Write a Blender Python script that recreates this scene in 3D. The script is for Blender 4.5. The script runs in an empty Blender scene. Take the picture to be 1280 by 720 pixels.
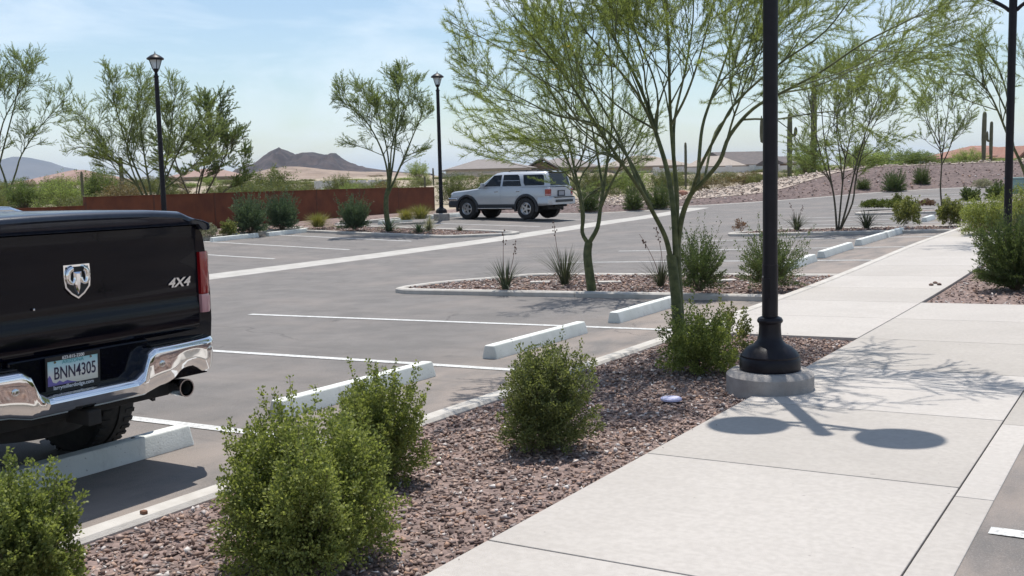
import bpy, bmesh, math, random
import numpy as np
from mathutils import Vector, Matrix, geometry as mgeo, noise as mnoise

# ------------------------------------------------------------------ camera, sky, sun, exposure
SC = bpy.context.scene
COL = SC.collection
F_PX, PITCH, ROLL, YAW = 1298.3, 0.104425, -0.024221, 0.565135
EYE = np.array([4.10189, 0.0, 1.52067])


def camera_axes():
    fw = np.array([-math.sin(YAW) * math.cos(PITCH), math.cos(YAW) * math.cos(PITCH), -math.sin(PITCH)])
    r = np.array([math.cos(YAW), math.sin(YAW), 0.0])
    u = np.cross(r, fw)
    return (math.cos(ROLL) * r + math.sin(ROLL) * u, -math.sin(ROLL) * r + math.cos(ROLL) * u, fw)


AX_R, AX_U, AX_F = camera_axes()
cam_data = bpy.data.cameras.new('camera')
cam_data.sensor_width = 36.0
cam_data.lens = F_PX / 1280.0 * 36.0
cam_data.clip_start = 0.05
cam_data.clip_end = 40000.0
cam = bpy.data.objects.new('camera', cam_data)
COL.objects.link(cam)
m = Matrix.Identity(4)
for i in range(3):
    m[i][0], m[i][1], m[i][2], m[i][3] = AX_R[i], AX_U[i], -AX_F[i], EYE[i]
cam.matrix_world = m
SC.camera = cam

SUN_DIR = Vector((-0.70, 1.18, 4.2)).normalized()
SUN_EL = math.asin(SUN_DIR.z)
SUN_AZ = math.atan2(SUN_DIR.x, SUN_DIR.y)
world = bpy.data.worlds.new('World')
SC.world = world
world.use_nodes = True
wn, wl = world.node_tree.nodes, world.node_tree.links
wn.clear()
w_out = wn.new('ShaderNodeOutputWorld')
w_bg = wn.new('ShaderNodeBackground')
w_bg.inputs['Strength'].default_value = 0.125
sky = wn.new('ShaderNodeTexSky')
sky.sky_type = 'NISHITA'
sky.sun_disc = False
sky.sun_elevation = SUN_EL
sky.sun_rotation = SUN_AZ
sky.altitude = 400
sky.air_density = 1.15
sky.dust_density = 0.45
sky.ozone_density = 1.8
# thin cirrus veil: streaky noise on the view direction
tc = wn.new('ShaderNodeTexCoord')
mp = wn.new('ShaderNodeMapping')
mp.inputs['Scale'].default_value = (1.6, 1.6, 7.0)
mp.inputs['Rotation'].default_value = (0.12, 0.1, 0.5)
nz = wn.new('ShaderNodeTexNoise')
nz.inputs['Scale'].default_value = 2.2
nz.inputs['Detail'].default_value = 9
nz.inputs['Roughness'].default_value = 0.58
nz.inputs['Distortion'].default_value = 0.5
rp = wn.new('ShaderNodeValToRGB')
rp.color_ramp.elements[0].position = 0.45
rp.color_ramp.elements[0].color = (0, 0, 0, 1)
rp.color_ramp.elements[1].position = 0.70
rp.color_ramp.elements[1].color = (0.62, 0.62, 0.62, 1)
mx = wn.new('ShaderNodeMix')
mx.data_type = 'RGBA'
mx.inputs[7].default_value = (7.6, 8.4, 9.2, 1)
wl.new(tc.outputs['Generated'], mp.inputs['Vector'])
wl.new(mp.outputs['Vector'], nz.inputs['Vector'])
wl.new(nz.outputs['Fac'], rp.inputs['Fac'])
wl.new(rp.outputs['Color'], mx.inputs[0])
wl.new(sky.outputs['Color'], mx.inputs[6])
wl.new(mx.outputs[2], w_bg.inputs['Color'])
wl.new(w_bg.outputs['Background'], w_out.inputs['Surface'])

sun_data = bpy.data.lights.new('sun', 'SUN')
sun_data.energy = 5.0
sun_data.angle = math.radians(0.53)
sun_data.color = (1.0, 0.955, 0.885)
sun = bpy.data.objects.new('sun', sun_data)
COL.objects.link(sun)
sun.rotation_euler = (-SUN_DIR).to_track_quat('-Z', 'Y').to_euler()
SC.view_settings.view_transform = 'Standard'
SC.view_settings.look = 'None'
SC.view_settings.exposure = 0.08
SC.view_settings.gamma = 1.0

# ------------------------------------------------------------------ helpers
rng = np.random.default_rng(11)
random.seed(5)


def lin(*c):
    return tuple((v / 12.92 if v <= 0.04045 else ((v + 0.055) / 1.055) ** 2.4) for v in (x / 255.0 for x in c))


def ss(a, b, x):
    t = np.clip((x - a) / (b - a), 0, 1)
    return t * t * (3 - 2 * t)


class MB:
    """Collects vertices and faces; build() links them as one mesh object."""
    def __init__(self):
        self.v, self.f, self.n = [], [], 0

    def add(self, verts, faces):
        verts = np.asarray(verts, float).reshape(-1, 3)
        self.v.append(verts)
        o = self.n
        self.f.extend([tuple(int(i) + o for i in f) for f in faces])
        self.n += len(verts)
        return self

    def box(self, a, b, M=None):
        x0, y0, z0 = a
        x1, y1, z1 = b
        v = np.array([(x0, y0, z0), (x1, y0, z0), (x1, y1, z0), (x0, y1, z0), (x0, y0, z1), (x1, y0, z1), (x1, y1, z1), (x0, y1, z1)], float)
        if M is not None:
            v = v @ np.array(M.to_3x3()).T + np.array(M.translation)
        return self.add(v, [(0, 3, 2, 1), (4, 5, 6, 7), (0, 1, 5, 4), (1, 2, 6, 5), (2, 3, 7, 6), (3, 0, 4, 7)])

    def lathe(self, prof, c=(0, 0, 0), n=24, cap=True):
        v, f = [], []
        for r, z in prof:
            for k in range(n):
                a = 2 * math.pi * k / n
                v.append((c[0] + r * math.cos(a), c[1] + r * math.sin(a), c[2] + z))
        for i in range(len(prof) - 1):
            for k in range(n):
                f.append((i * n + k, i * n + (k + 1) % n, (i + 1) * n + (k + 1) % n, (i + 1) * n + k))
        if cap:
            f.append(tuple(range(n))[::-1])
            f.append(tuple((len(prof) - 1) * n + k for k in range(n)))
        return self.add(v, f)

    def tube(self, pts, rad, n=6, cap=True):
        P = np.asarray(pts, float)
        m_ = len(P)
        R = np.broadcast_to(np.asarray(rad, float), (m_,))
        T = np.gradient(P, axis=0)
        T /= np.linalg.norm(T, axis=1)[:, None] + 1e-12
        ref = np.array([0.31, 0.17, 0.93]) if abs(T[0][2]) < 0.8 else np.array([0.9, 0.3, 0.1])
        A = np.cross(T, ref)
        A /= np.linalg.norm(A, axis=1)[:, None] + 1e-12
        B = np.cross(T, A)
        an = np.arange(n) * 2 * math.pi / n
        v = P[:, None, :] + R[:, None, None] * (np.cos(an)[None, :, None] * A[:, None, :] + np.sin(an)[None, :, None] * B[:, None, :])
        f = []
        for i in range(m_ - 1):
            for k in range(n):
                f.append((i * n + k, (i + 1) * n + k, (i + 1) * n + (k + 1) % n, i * n + (k + 1) % n))
        if cap:
            f.append(tuple(range(n)))
            f.append(tuple((m_ - 1) * n + k for k in range(n))[::-1])
        return self.add(v.reshape(-1, 3), f)

    def prism(self, poly, z0, z1, axis='z', M=None):
        """poly: list of 2-D points; extruded along axis from z0 to z1."""
        n = len(poly)
        out = []
        for z in (z0, z1):
            for p, q in poly:
                out.append({'z': (p, q, z), 'x': (z, p, q), 'y': (p, z, q)}[axis])
        v = np.array(out, float)
        if M is not None:
            v = v @ np.array(M.to_3x3()).T + np.array(M.translation)
        f = [tuple(range(n))[::-1], tuple(range(n, 2 * n))]
        f += [(k, (k + 1) % n, n + (k + 1) % n, n + k) for k in range(n)]
        return self.add(v, f)

    def loft(self, sections, cap=True, closed=True):
        S = [np.asarray(s, float) for s in sections]
        n = len(S[0])
        f = []
        for i in range(len(S) - 1):
            for k in range(n if closed else n - 1):
                f.append((i * n + k, i * n + (k + 1) % n, (i + 1) * n + (k + 1) % n, (i + 1) * n + k))
        if cap:
            f.append(tuple(range(n))[::-1])
            f.append(tuple((len(S) - 1) * n + k for k in range(n)))
        return self.add(np.concatenate(S), f)

    def mesh(self, name, smooth=None, fix=True):
        me = bpy.data.meshes.new(name)
        me.from_pydata(np.concatenate(self.v) if self.v else [], [], self.f)
        if fix:
            b = bmesh.new()
            b.from_mesh(me)
            bmesh.ops.recalc_face_normals(b, faces=b.faces)
            b.to_mesh(me)
            b.free()
        if smooth is not None:
            me.polygons.foreach_set('use_smooth', [True] * len(me.polygons))
            me.set_sharp_from_angle(angle=math.radians(smooth))
        me.update()
        return me

    def build(self, name, mat, parent=None, smooth=None, bevel=0, seg=2, fix=True, **tags):
        me = self.mesh(name, smooth, fix)
        if mat is not None:
            me.materials.append(mat)
        return link(name, me, parent, bevel=bevel, seg=seg, **tags)


def link(name, data, parent=None, loc=None, rz=None, scale=None, bevel=0, seg=2, **tags):
    o = bpy.data.objects.new(name, data)
    COL.objects.link(o)
    if parent is not None:
        o.parent = parent
    if loc is not None:
        o.location = loc
    if rz is not None:
        o.rotation_euler = (0, 0, rz)
    if scale is not None:
        o.scale = (scale,) * 3 if isinstance(scale, (int, float)) else scale
    if bevel:
        b = o.modifiers.new('bevel', 'BEVEL')
        b.width = bevel
        b.segments = seg
        b.limit_method = 'ANGLE'
        b.angle_limit = math.radians(30)
    for k, v in tags.items():
        o[k] = v
    return o


def thing(name, label, cat, loc=(0, 0, 0), rz=0.0, group=None, scale=None):
    o = link(name, None, loc=tuple(float(c) for c in loc), rz=rz, scale=scale, label=label, category=cat)
    if group:
        o['group'] = group
    return o


def tag(o, label, cat, group=None):
    o['label'] = label
    o['category'] = cat
    if group:
        o['group'] = group
    return o


def copy_thing(src, label, loc, rz=None, scale=None):
    r = src.copy()
    COL.objects.link(r)
    r.location = loc
    if rz is not None:
        r.rotation_euler = (0, 0, rz)
    if scale is not None:
        r.scale = (scale,) * 3 if isinstance(scale, (int, float)) else scale
    r['label'] = label
    for ch in list(src.children):
        c = ch.copy()
        COL.objects.link(c)
        c.parent = r
        for g in ch.children:
            d = g.copy()
            COL.objects.link(d)
            d.parent = c
    return r


# ------------------------------------------------------------------ materials
def mat(name, c1, c2=None, rough=0.8, scale=8.0, detail=4.0, metal=0.0, bump=0.0, bscale=None, coat=0.0, spec=0.5, extra=None, coords='pos', lo=0.35, hi=0.65):
    """Principled material whose colour runs from c1 to c2 over noise; optional fine bump."""
    M = bpy.data.materials.new(name)
    M.use_nodes = True
    nt = M.node_tree
    N, L = nt.nodes, nt.links
    bs = N['Principled BSDF']
    bs.inputs['Roughness'].default_value = rough
    bs.inputs['Metallic'].default_value = metal
    bs.inputs['Specular IOR Level'].default_value = spec
    if coat:
        bs.inputs['Coat Weight'].default_value = coat
        bs.inputs['Coat Roughness'].default_value = 0.03
    if coords == 'pos':
        vec = N.new('ShaderNodeNewGeometry').outputs['Position']
    else:
        vec = N.new('ShaderNodeTexCoord').outputs['Object']
    col = None
    if c2 is not None:
        n1 = N.new('ShaderNodeTexNoise')
        n1.inputs['Scale'].default_value = scale
        n1.inputs['Detail'].default_value = detail
        L.new(vec, n1.inputs['Vector'])
        r = N.new('ShaderNodeValToRGB')
        r.color_ramp.elements[0].position = lo
        r.color_ramp.elements[1].position = hi
        r.color_ramp.elements[0].color = (*c1, 1)
        r.color_ramp.elements[1].color = (*c2, 1)
        L.new(n1.outputs['Fac'], r.inputs['Fac'])
        col = r.outputs['Color']
    else:
        bs.inputs['Base Color'].default_value = (*c1, 1)
    if extra is not None:
        col = extra(N, L, vec, col, bs)
    if col is not None:
        L.new(col, bs.inputs['Base Color'])
    if bump:
        n2 = N.new('ShaderNodeTexNoise')
        n2.inputs['Scale'].default_value = bscale or scale * 6
        n2.inputs['Detail'].default_value = 5
        L.new(vec, n2.inputs['Vector'])
        b = N.new('ShaderNodeBump')
        b.inputs['Strength'].default_value = bump
        b.inputs['Distance'].default_value = 0.01
        L.new(n2.outputs['Fac'], b.inputs['Height'])
        L.new(b.outputs['Normal'], bs.inputs['Normal'])
    return M


def mixc(N, L, fac, a, b, mode='MIX'):
    x = N.new('ShaderNodeMix')
    x.data_type = 'RGBA'
    x.blend_type = mode
    for sock, val in ((x.inputs[0], fac), (x.inputs[6], a), (x.inputs[7], b)):
        if isinstance(val, (int, float)):
            sock.default_value = val
        elif isinstance(val, tuple):
            sock.default_value = (*val, 1) if len(val) == 3 else val
        else:
            L.new(val, sock)
    return x.outputs[2]


def noise(N, L, vec, scale, detail=4, rough=0.5, lo=0.4, hi=0.6, stretch=None, dist=0.0):
    if stretch is not None:
        mpn = N.new('ShaderNodeMapping')
        mpn.inputs['Scale'].default_value = stretch
        L.new(vec, mpn.inputs['Vector'])
        vec = mpn.outputs['Vector']
    n = N.new('ShaderNodeTexNoise')
    n.inputs['Scale'].default_value = scale
    n.inputs['Detail'].default_value = detail
    n.inputs['Roughness'].default_value = rough
    n.inputs['Distortion'].default_value = dist
    L.new(vec, n.inputs['Vector'])
    mr = N.new('ShaderNodeMapRange')
    mr.interpolation_type = 'SMOOTHSTEP'
    mr.inputs['From Min'].default_value = lo
    mr.inputs['From Max'].default_value = hi
    L.new(n.outputs['Fac'], mr.inputs['Value'])
    return mr.outputs['Result']


def per_island(N, L, vec, col, bs, a=(0.6, 0.6, 0.6), b=(1.35, 1.35, 1.35)):
    g = N.new('ShaderNodeNewGeometry')
    return mixc(N, L, 1.0, col, mixc(N, L, g.outputs['Random Per Island'], a, b), 'MULTIPLY')


def leaf_mat(name, dark, light, trans=0.35, rough=0.55):
    M = bpy.data.materials.new(name)
    M.use_nodes = True
    nt = M.node_tree
    N, L = nt.nodes, nt.links
    bs = N['Principled BSDF']
    out = N['Material Output']
    bs.inputs['Roughness'].default_value = rough
    bs.inputs['Specular IOR Level'].default_value = 0.35
    g = N.new('ShaderNodeNewGeometry')
    col = mixc(N, L, g.outputs['Random Per Island'], dark, light)
    oi = N.new('ShaderNodeObjectInfo')
    tint = mixc(N, L, oi.outputs['Random'], (0.86, 0.9, 0.9), (1.12, 1.08, 1.0))
    col = mixc(N, L, 1.0, col, tint, 'MULTIPLY')
    L.new(col, bs.inputs['Base Color'])
    tr = N.new('ShaderNodeBsdfTranslucent')
    L.new(mixc(N, L, 1.0, col, (1.25, 1.3, 0.8), 'MULTIPLY'), tr.inputs['Color'])
    ms = N.new('ShaderNodeMixShader')
    ms.inputs[0].default_value = trans
    L.new(bs.outputs['BSDF'], ms.inputs[1])
    L.new(tr.outputs['BSDF'], ms.inputs[2])
    L.new(ms.outputs['Shader'], out.inputs['Surface'])
    return M


def x_concrete(N, L, vec, col, bs):
    big = noise(N, L, vec, 0.9, 5, 0.6, 0.35, 0.7)
    col = mixc(N, L, mathn(N, L, big, 0.35), col, (0.33, 0.305, 0.28))
    brush = noise(N, L, vec, 6.0, 4, 0.6, 0.4, 0.75, stretch=(0.9, 14.0, 1.0))
    col = mixc(N, L, mathn(N, L, brush, 0.16), col, (0.31, 0.29, 0.27))
    spots = noise(N, L, vec, 21.0, 2, 0.5, 0.735, 0.78)
    col = mixc(N, L, mathn(N, L, spots, 0.6), col, (0.2, 0.18, 0.165))
    oi = N.new('ShaderNodeObjectInfo')
    return mixc(N, L, 1.0, col, mixc(N, L, oi.outputs['Random'], (0.86, 0.85, 0.83), (1.07, 1.07, 1.07)), 'MULTIPLY')


def mathn(N, L, a, k, op='MULTIPLY'):
    q = N.new('ShaderNodeMath')
    q.operation = op
    L.new(a, q.inputs[0])
    if isinstance(k, (int, float)):
        q.inputs[1].default_value = k
    else:
        L.new(k, q.inputs[1])
    return q.outputs[0]


def x_asphalt(N, L, vec, col, bs):
    # aggregate grain, tyre-polished lanes, dusty patches, oil drips
    sp = noise(N, L, vec, 170.0, 2, 0.6, 0.52, 0.72)
    col = mixc(N, L, mathn(N, L, sp, 0.55), col, (0.34, 0.315, 0.295))
    dk = noise(N, L, vec, 120.0, 2, 0.6, 0.55, 0.7)
    col = mixc(N, L, mathn(N, L, dk, 0.5), col, (0.075, 0.07, 0.067))
    dust = noise(N, L, vec, 0.55, 6, 0.62, 0.45, 0.72)
    col = mixc(N, L, mathn(N, L, dust, 0.45), col, (0.27, 0.23, 0.205))
    lane = noise(N, L, vec, 0.8, 5, 0.55, 0.5, 0.8, stretch=(0.35, 1.6, 1.0))
    col = mixc(N, L, mathn(N, L, lane, 0.4), col, (0.125, 0.116, 0.11))
    sx = N.new('ShaderNodeSeparateXYZ')
    L.new(vec, sx.inputs[0])
    edge = N.new('ShaderNodeMapRange')
    edge.interpolation_type = 'SMOOTHSTEP'
    edge.inputs['From Min'].default_value = -2.6
    edge.inputs['From Max'].default_value = -0.5
    L.new(sx.outputs['X'], edge.inputs['Value'])
    drift = noise(N, L, vec, 1.3, 6, 0.65, 0.30, 0.62, stretch=(1.5, 0.6, 1.0))
    col = mixc(N, L, mathn(N, L, mathn(N, L, drift, edge.outputs['Result']), 0.62), col, (0.335, 0.275, 0.235))
    tyre = noise(N, L, vec, 1.1, 4, 0.6, 0.54, 0.72, stretch=(0.12, 2.4, 1.0), dist=0.6)
    col = mixc(N, L, mathn(N, L, tyre, 0.35), col, (0.10, 0.093, 0.088))
    vc = N.new('ShaderNodeTexVoronoi')
    vc.feature = 'DISTANCE_TO_EDGE'
    vc.inputs['Scale'].default_value = 0.16
    wob = N.new('ShaderNodeTexNoise')
    wob.inputs['Scale'].default_value = 1.6
    wob.inputs['Detail'].default_value = 6
    L.new(vec, wob.inputs['Vector'])
    wv = N.new('ShaderNodeVectorMath')
    wv.operation = 'MULTIPLY_ADD'
    wv.inputs[1].default_value = (1.1, 1.1, 0)
    L.new(wob.outputs['Color'], wv.inputs[0])
    L.new(vec, wv.inputs[2])
    L.new(wv.outputs[0], vc.inputs['Vector'])
    ck = N.new('ShaderNodeMapRange')
    ck.inputs['From Min'].default_value = 0.0
    ck.inputs['From Max'].default_value = 0.0035
    ck.inputs['To Min'].default_value = 0.55
    ck.inputs['To Max'].default_value = 0.0
    L.new(vc.outputs['Distance'], ck.inputs['Value'])
    gate = noise(N, L, vec, 0.35, 2, 0.5, 0.50, 0.60)
    col = mixc(N, L, mathn(N, L, gate, ck.outputs['Result']), col, (0.04, 0.037, 0.035))
    oil = noise(N, L, vec, 1.7, 3, 0.5, 0.68, 0.76)
    return mixc(N, L, mathn(N, L, oil, 0.5), col, (0.05, 0.047, 0.045))


def x_paint_worn(N, L, vec, col, bs):
    w = noise(N, L, vec, 45.0, 6, 0.75, 0.46, 0.66)
    return mixc(N, L, mathn(N, L, w, 0.7), col, (0.19, 0.18, 0.17))


def x_stop(N, L, vec, col, bs):
    w = noise(N, L, vec, 9.0, 5, 0.65, 0.52, 0.75, stretch=(1, 1, 0.35))
    col = mixc(N, L, mathn(N, L, w, 0.4), col, (0.33, 0.33, 0.31))
    p = noise(N, L, vec, 60.0, 2, 0.5, 0.68, 0.74)
    return mixc(N, L, mathn(N, L, p, 0.6), col, (0.18, 0.17, 0.16))


def x_rust(N, L, vec, col, bs):
    st = noise(N, L, vec, 3.0, 5, 0.65, 0.35, 0.75, stretch=(5.0, 5.0, 0.5))
    col = mixc(N, L, mathn(N, L, st, 0.6), col, (0.16, 0.045, 0.016))
    sp = noise(N, L, vec, 26.0, 4, 0.6, 0.55, 0.75)
    return mixc(N, L, mathn(N, L, sp, 0.35), col, (0.055, 0.02, 0.014))


def x_hill(N, L, vec, col, bs):
    a = noise(N, L, vec, 0.035, 8, 0.72, 0.42, 0.62)
    col = mixc(N, L, mathn(N, L, a, 0.8), col, (0.085, 0.060, 0.055))
    b = noise(N, L, vec, 0.13, 6, 0.7, 0.55, 0.66)
    return mixc(N, L, mathn(N, L, b, 0.7), col, (0.05, 0.05, 0.036))


def x_tan(N, L, vec, col, bs):
    a = noise(N, L, vec, 0.05, 8, 0.7, 0.45, 0.65, stretch=(1, 1, 3))
    col = mixc(N, L, mathn(N, L, a, 0.7), col, (0.15, 0.108, 0.08))
    b = noise(N, L, vec, 0.2, 5, 0.7, 0.58, 0.66)
    return mixc(N, L, mathn(N, L, b, 0.7), col, (0.08, 0.075, 0.045))


def x_desert(N, L, vec, col, bs):
    a = noise(N, L, vec, 0.12, 8, 0.68, 0.45, 0.62)
    col = mixc(N, L, mathn(N, L, a, 0.75), col, (0.30, 0.255, 0.15))
    b = noise(N, L, vec, 0.7, 6, 0.7, 0.56, 0.68)
    return mixc(N, L, mathn(N, L, b, 0.6), col, (0.15, 0.15, 0.075))


def x_gravel_bed(N, L, vec, col, bs):
    vo = N.new('ShaderNodeTexVoronoi')
    vo.inputs['Scale'].default_value = 24.0
    L.new(vec, vo.inputs['Vector'])
    hs = mixc(N, L, vo.outputs['Color'], (0.10, 0.072, 0.064), (0.34, 0.245, 0.215))
    dd = noise(N, L, vec, 0.8, 4, 0.6, 0.4, 0.65)
    col = mixc(N, L, mathn(N, L, dd, 0.25), hs, (0.2, 0.15, 0.13))
    bp = N.new('ShaderNodeBump')
    bp.inputs['Strength'].default_value = 0.9
    bp.inputs['Distance'].default_value = 0.03
    L.new(vo.outputs['Distance'], bp.inputs['Height'])
    bp.invert = True
    L.new(bp.outputs['Normal'], bs.inputs['Normal'])
    return col


def x_stone(N, L, vec, col, bs):
    g = N.new('ShaderNodeNewGeometry')
    r = N.new('ShaderNodeValToRGB')
    cr = r.color_ramp
    cs = [(0.0, (0.095, 0.065, 0.058)), (0.16, (0.19, 0.128, 0.112)), (0.36, (0.31, 0.212, 0.172)), (0.54, (0.245, 0.212, 0.205)), (0.70, (0.42, 0.305, 0.25)), (0.84, (0.44, 0.27, 0.185)), (0.92, (0.48, 0.43, 0.405)), (1.0, (0.70, 0.65, 0.61))]
    while len(cr.elements) < len(cs):
        cr.elements.new(0.5)
    for e, (p, c) in zip(cr.elements, cs):
        e.position = p
        e.color = (*c, 1)
    L.new(g.outputs['Random Per Island'], r.inputs['Fac'])
    v = noise(N, L, vec, 130.0, 3, 0.6, 0.4, 0.65)
    return mixc(N, L, mathn(N, L, v, 0.3), r.outputs['Color'], (0.15, 0.11, 0.10))


M_CONC = mat('concrete_paving', (0.412, 0.382, 0.353), (0.462, 0.430, 0.399), 0.88, 30, 5, bump=0.25, bscale=220, extra=x_concrete)
M_KERB = mat('kerb_concrete', (0.43, 0.40, 0.36), (0.52, 0.49, 0.45), 0.9, 7, 6, bump=0.35, bscale=160)
M_GUT = mat('gutter_concrete', (0.37, 0.35, 0.32), (0.45, 0.43, 0.40), 0.9, 3, 6)
M_ASPH = mat('asphalt', (0.138, 0.128, 0.121), (0.176, 0.162, 0.153), 0.9, 2.5, 6, bump=0.6, bscale=190, extra=x_asphalt)
M_LINE = mat('road_paint', (0.50, 0.50, 0.485), (0.64, 0.64, 0.625), 0.75, 12, 4, extra=x_paint_worn)
M_STOP = mat('painted_stop', (0.62, 0.64, 0.60), (0.70, 0.715, 0.68), 0.7, 6, 4, bump=0.2, bscale=80, extra=x_stop)
M_RUST = mat('rusted_steel', (0.185, 0.056, 0.022), (0.115, 0.034, 0.015), 0.85, 2.5, 5, bump=0.2, bscale=60, extra=x_rust)
M_RUSTP = mat('rusted_post', (0.09, 0.035, 0.022), (0.13, 0.045, 0.022), 0.85, 9, 4)
M_DESERT = mat('desert_soil', (0.30, 0.24, 0.18), (0.39, 0.32, 0.25), 0.95, 1.3, 7, extra=x_desert)
M_BED = mat('gravel_bed', (0.2, 0.15, 0.13), (0.3, 0.22, 0.2), 0.95, 10, 4, extra=x_gravel_bed)
M_STONE = mat('crushed_rock', (0.2, 0.15, 0.13), None, 0.9, 10, extra=x_stone)
M_BLACKMETAL = mat('black_painted_metal', (0.008, 0.007, 0.010), (0.012, 0.010, 0.014), 0.42, 14, 4, spec=0.25, bump=0.05, bscale=200)
M_BASEC = mat('lamp_footing_concrete', (0.27, 0.25, 0.235), (0.36, 0.335, 0.315), 0.9, 9, 6, bump=0.4, bscale=110)
M_BARK = mat('green_bark', (0.048, 0.060, 0.020), (0.110, 0.122, 0.045), 0.75, 16, 6, bump=0.6, bscale=55)
M_BARKD = mat('dark_bark', (0.05, 0.042, 0.028), (0.10, 0.085, 0.05), 0.8, 9, 5)
M_STEM = mat('shrub_stem', (0.10, 0.075, 0.05), (0.16, 0.12, 0.08), 0.85, 20, 3)
M_HILL = mat('dark_rock', (0.024, 0.019, 0.022), (0.044, 0.032, 0.033), 1.0, 0.02, 6, extra=x_hill)
M_TAN = mat('tan_slope', (0.25, 0.185, 0.14), (0.33, 0.25, 0.195), 1.0, 0.06, 6, extra=x_tan)
M_FAR = mat('far_range_rock', (0.075, 0.072, 0.072), (0.11, 0.10, 0.095), 1.0, 0.004, 6)
L_SHRUB = leaf_mat('shrub_leaf', (0.115, 0.145, 0.040), (0.330, 0.355, 0.120), 0.45)
L_SHRUB2 = leaf_mat('shrub_leaf_olive', (0.105, 0.122, 0.045), (0.285, 0.295, 0.120), 0.42)
L_DRY = leaf_mat('dry_leaf', (0.17, 0.085, 0.06), (0.30, 0.19, 0.13), 0.2)
L_SAGE = leaf_mat('sage_leaf', (0.055, 0.085, 0.032), (0.150, 0.190, 0.080), 0.32)
L_BLUE = leaf_mat('silver_green_leaf', (0.055, 0.088, 0.052), (0.150, 0.200, 0.125), 0.3)
L_SILVER = leaf_mat('silver_leaf', (0.16, 0.17, 0.11), (0.38, 0.36, 0.25), 0.2)
L_TREE = leaf_mat('fine_tree_leaf', (0.125, 0.160, 0.052), (0.285, 0.335, 0.125), 0.55)
L_TREEF = leaf_mat('far_tree_leaf', (0.135, 0.175, 0.066), (0.300, 0.355, 0.145), 0.55)
L_MESQ = leaf_mat('mesquite_leaf', (0.080, 0.115, 0.042), (0.190, 0.240, 0.095), 0.45)
L_BLADE = leaf_mat('blade_leaf', (0.040, 0.052, 0.030), (0.105, 0.120, 0.075), 0.15)
L_GRASS = leaf_mat('clump_grass', (0.13, 0.14, 0.04), (0.33, 0.29, 0.09), 0.3)
L_SCRUB = leaf_mat('desert_scrub_leaf', (0.085, 0.105, 0.038), (0.215, 0.225, 0.090), 0.35)
L_SCRUBD = leaf_mat('brown_scrub_leaf', (0.10, 0.080, 0.040), (0.22, 0.165, 0.080), 0.25)
L_COVER = leaf_mat('ground_cover_leaf', (0.07, 0.085, 0.02), (0.17, 0.20, 0.05), 0.3)

# ------------------------------------------------------------------ terrain
CT = np.array([(0,-6,0),(0,5,0),(0,14,0),(-7,-6,-.176),(-7,5,-.176),(-7,12,-.17),(-13,-6,-.31),(-13,5,-.28),(-13,15.2,-.20),(-13,21.5,-.14),(-13,37.3,.08),(0,20.3,.12),(0,26,.17),(0,38,.36),(-7.05,28.2,.02),(-17.3,32.7,.18),(-20,25,.10),(-20,17,-.02),(-20,6,-.14),(-27,35,.28),(-27,15,.08),(-10.2,47.2,.41),(-7,50,.63),(-1.6,53,.78),(-14.4,43.5,.25),(4,-6,.078),(4,5,.078),(4,14,.078),(10,5,.19),(10,14,.2),(10,-6,.19),(10,24,.3),(10,40,.45),(4,50,.75),(15,55,.9),(-30,0,0),(20,10,.35),(20,30,.45)], float)


def _u(r2):
    return np.where(r2 > 1e-9, r2 * np.log(np.maximum(r2, 1e-9)), 0)


_n = len(CT)
_K = _u(((CT[:, None, :2] - CT[None, :, :2]) ** 2).sum(-1)) + np.eye(_n)
_P = np.c_[np.ones(_n), CT[:, :2]]
_S = np.linalg.solve(np.block([[_K, _P], [_P.T, np.zeros((3, 3))]]), np.r_[CT[:, 2], 0, 0, 0])


def top(X, Y):
    """Height of the kerb-top / pavement grade (thin-plate surface through surveyed points)."""
    X = np.asarray(X, float)
    Y = np.asarray(Y, float)
    X, Y = np.broadcast_arrays(X, Y)
    s = X.shape
    x, y = np.clip(X.ravel(), -32, 24), np.clip(Y.ravel(), -9, 56)
    z = _u((x[:, None] - CT[None, :, 0]) ** 2 + (y[:, None] - CT[None, :, 1]) ** 2) @ _S[:_n] + _S[_n] + _S[_n + 1] * x + _S[_n + 2] * y
    return z.reshape(s)


LOT = np.array([(-20.4, -14), (-20.4, 36.0), (-16.3, 38.2), (-14.7, 40.6), (-14.1, 43.5), (-11.35, 46.3), (-10.2, 47.4), (-8.4, 49.0), (-6.9, 50.2), (-4.1, 52.2), (2, 56), (16, 63), (45, 76), (45, -14)])
FARK = LOT[1:13]


def poly_dist(X, Y, poly):
    """signed distance, negative inside"""
    X = np.asarray(X, float)
    Y = np.asarray(Y, float)
    d = np.full(X.shape, 1e9)
    ins = np.zeros(X.shape, bool)
    n = len(poly)
    for i in range(n):
        a, b = poly[i], poly[(i + 1) % n]
        e = b - a
        t = np.clip(((X - a[0]) * e[0] + (Y - a[1]) * e[1]) / (e @ e), 0, 1)
        d = np.minimum(d, np.hypot(X - a[0] - t * e[0], Y - a[1] - t * e[1]))
        c = ((a[1] > Y) != (b[1] > Y)) & (X < (b[0] - a[0]) * (Y - a[1]) / (b[1] - a[1] + 1e-12) + a[0])
        ins ^= c
    return np.where(ins, -d, d)


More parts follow.
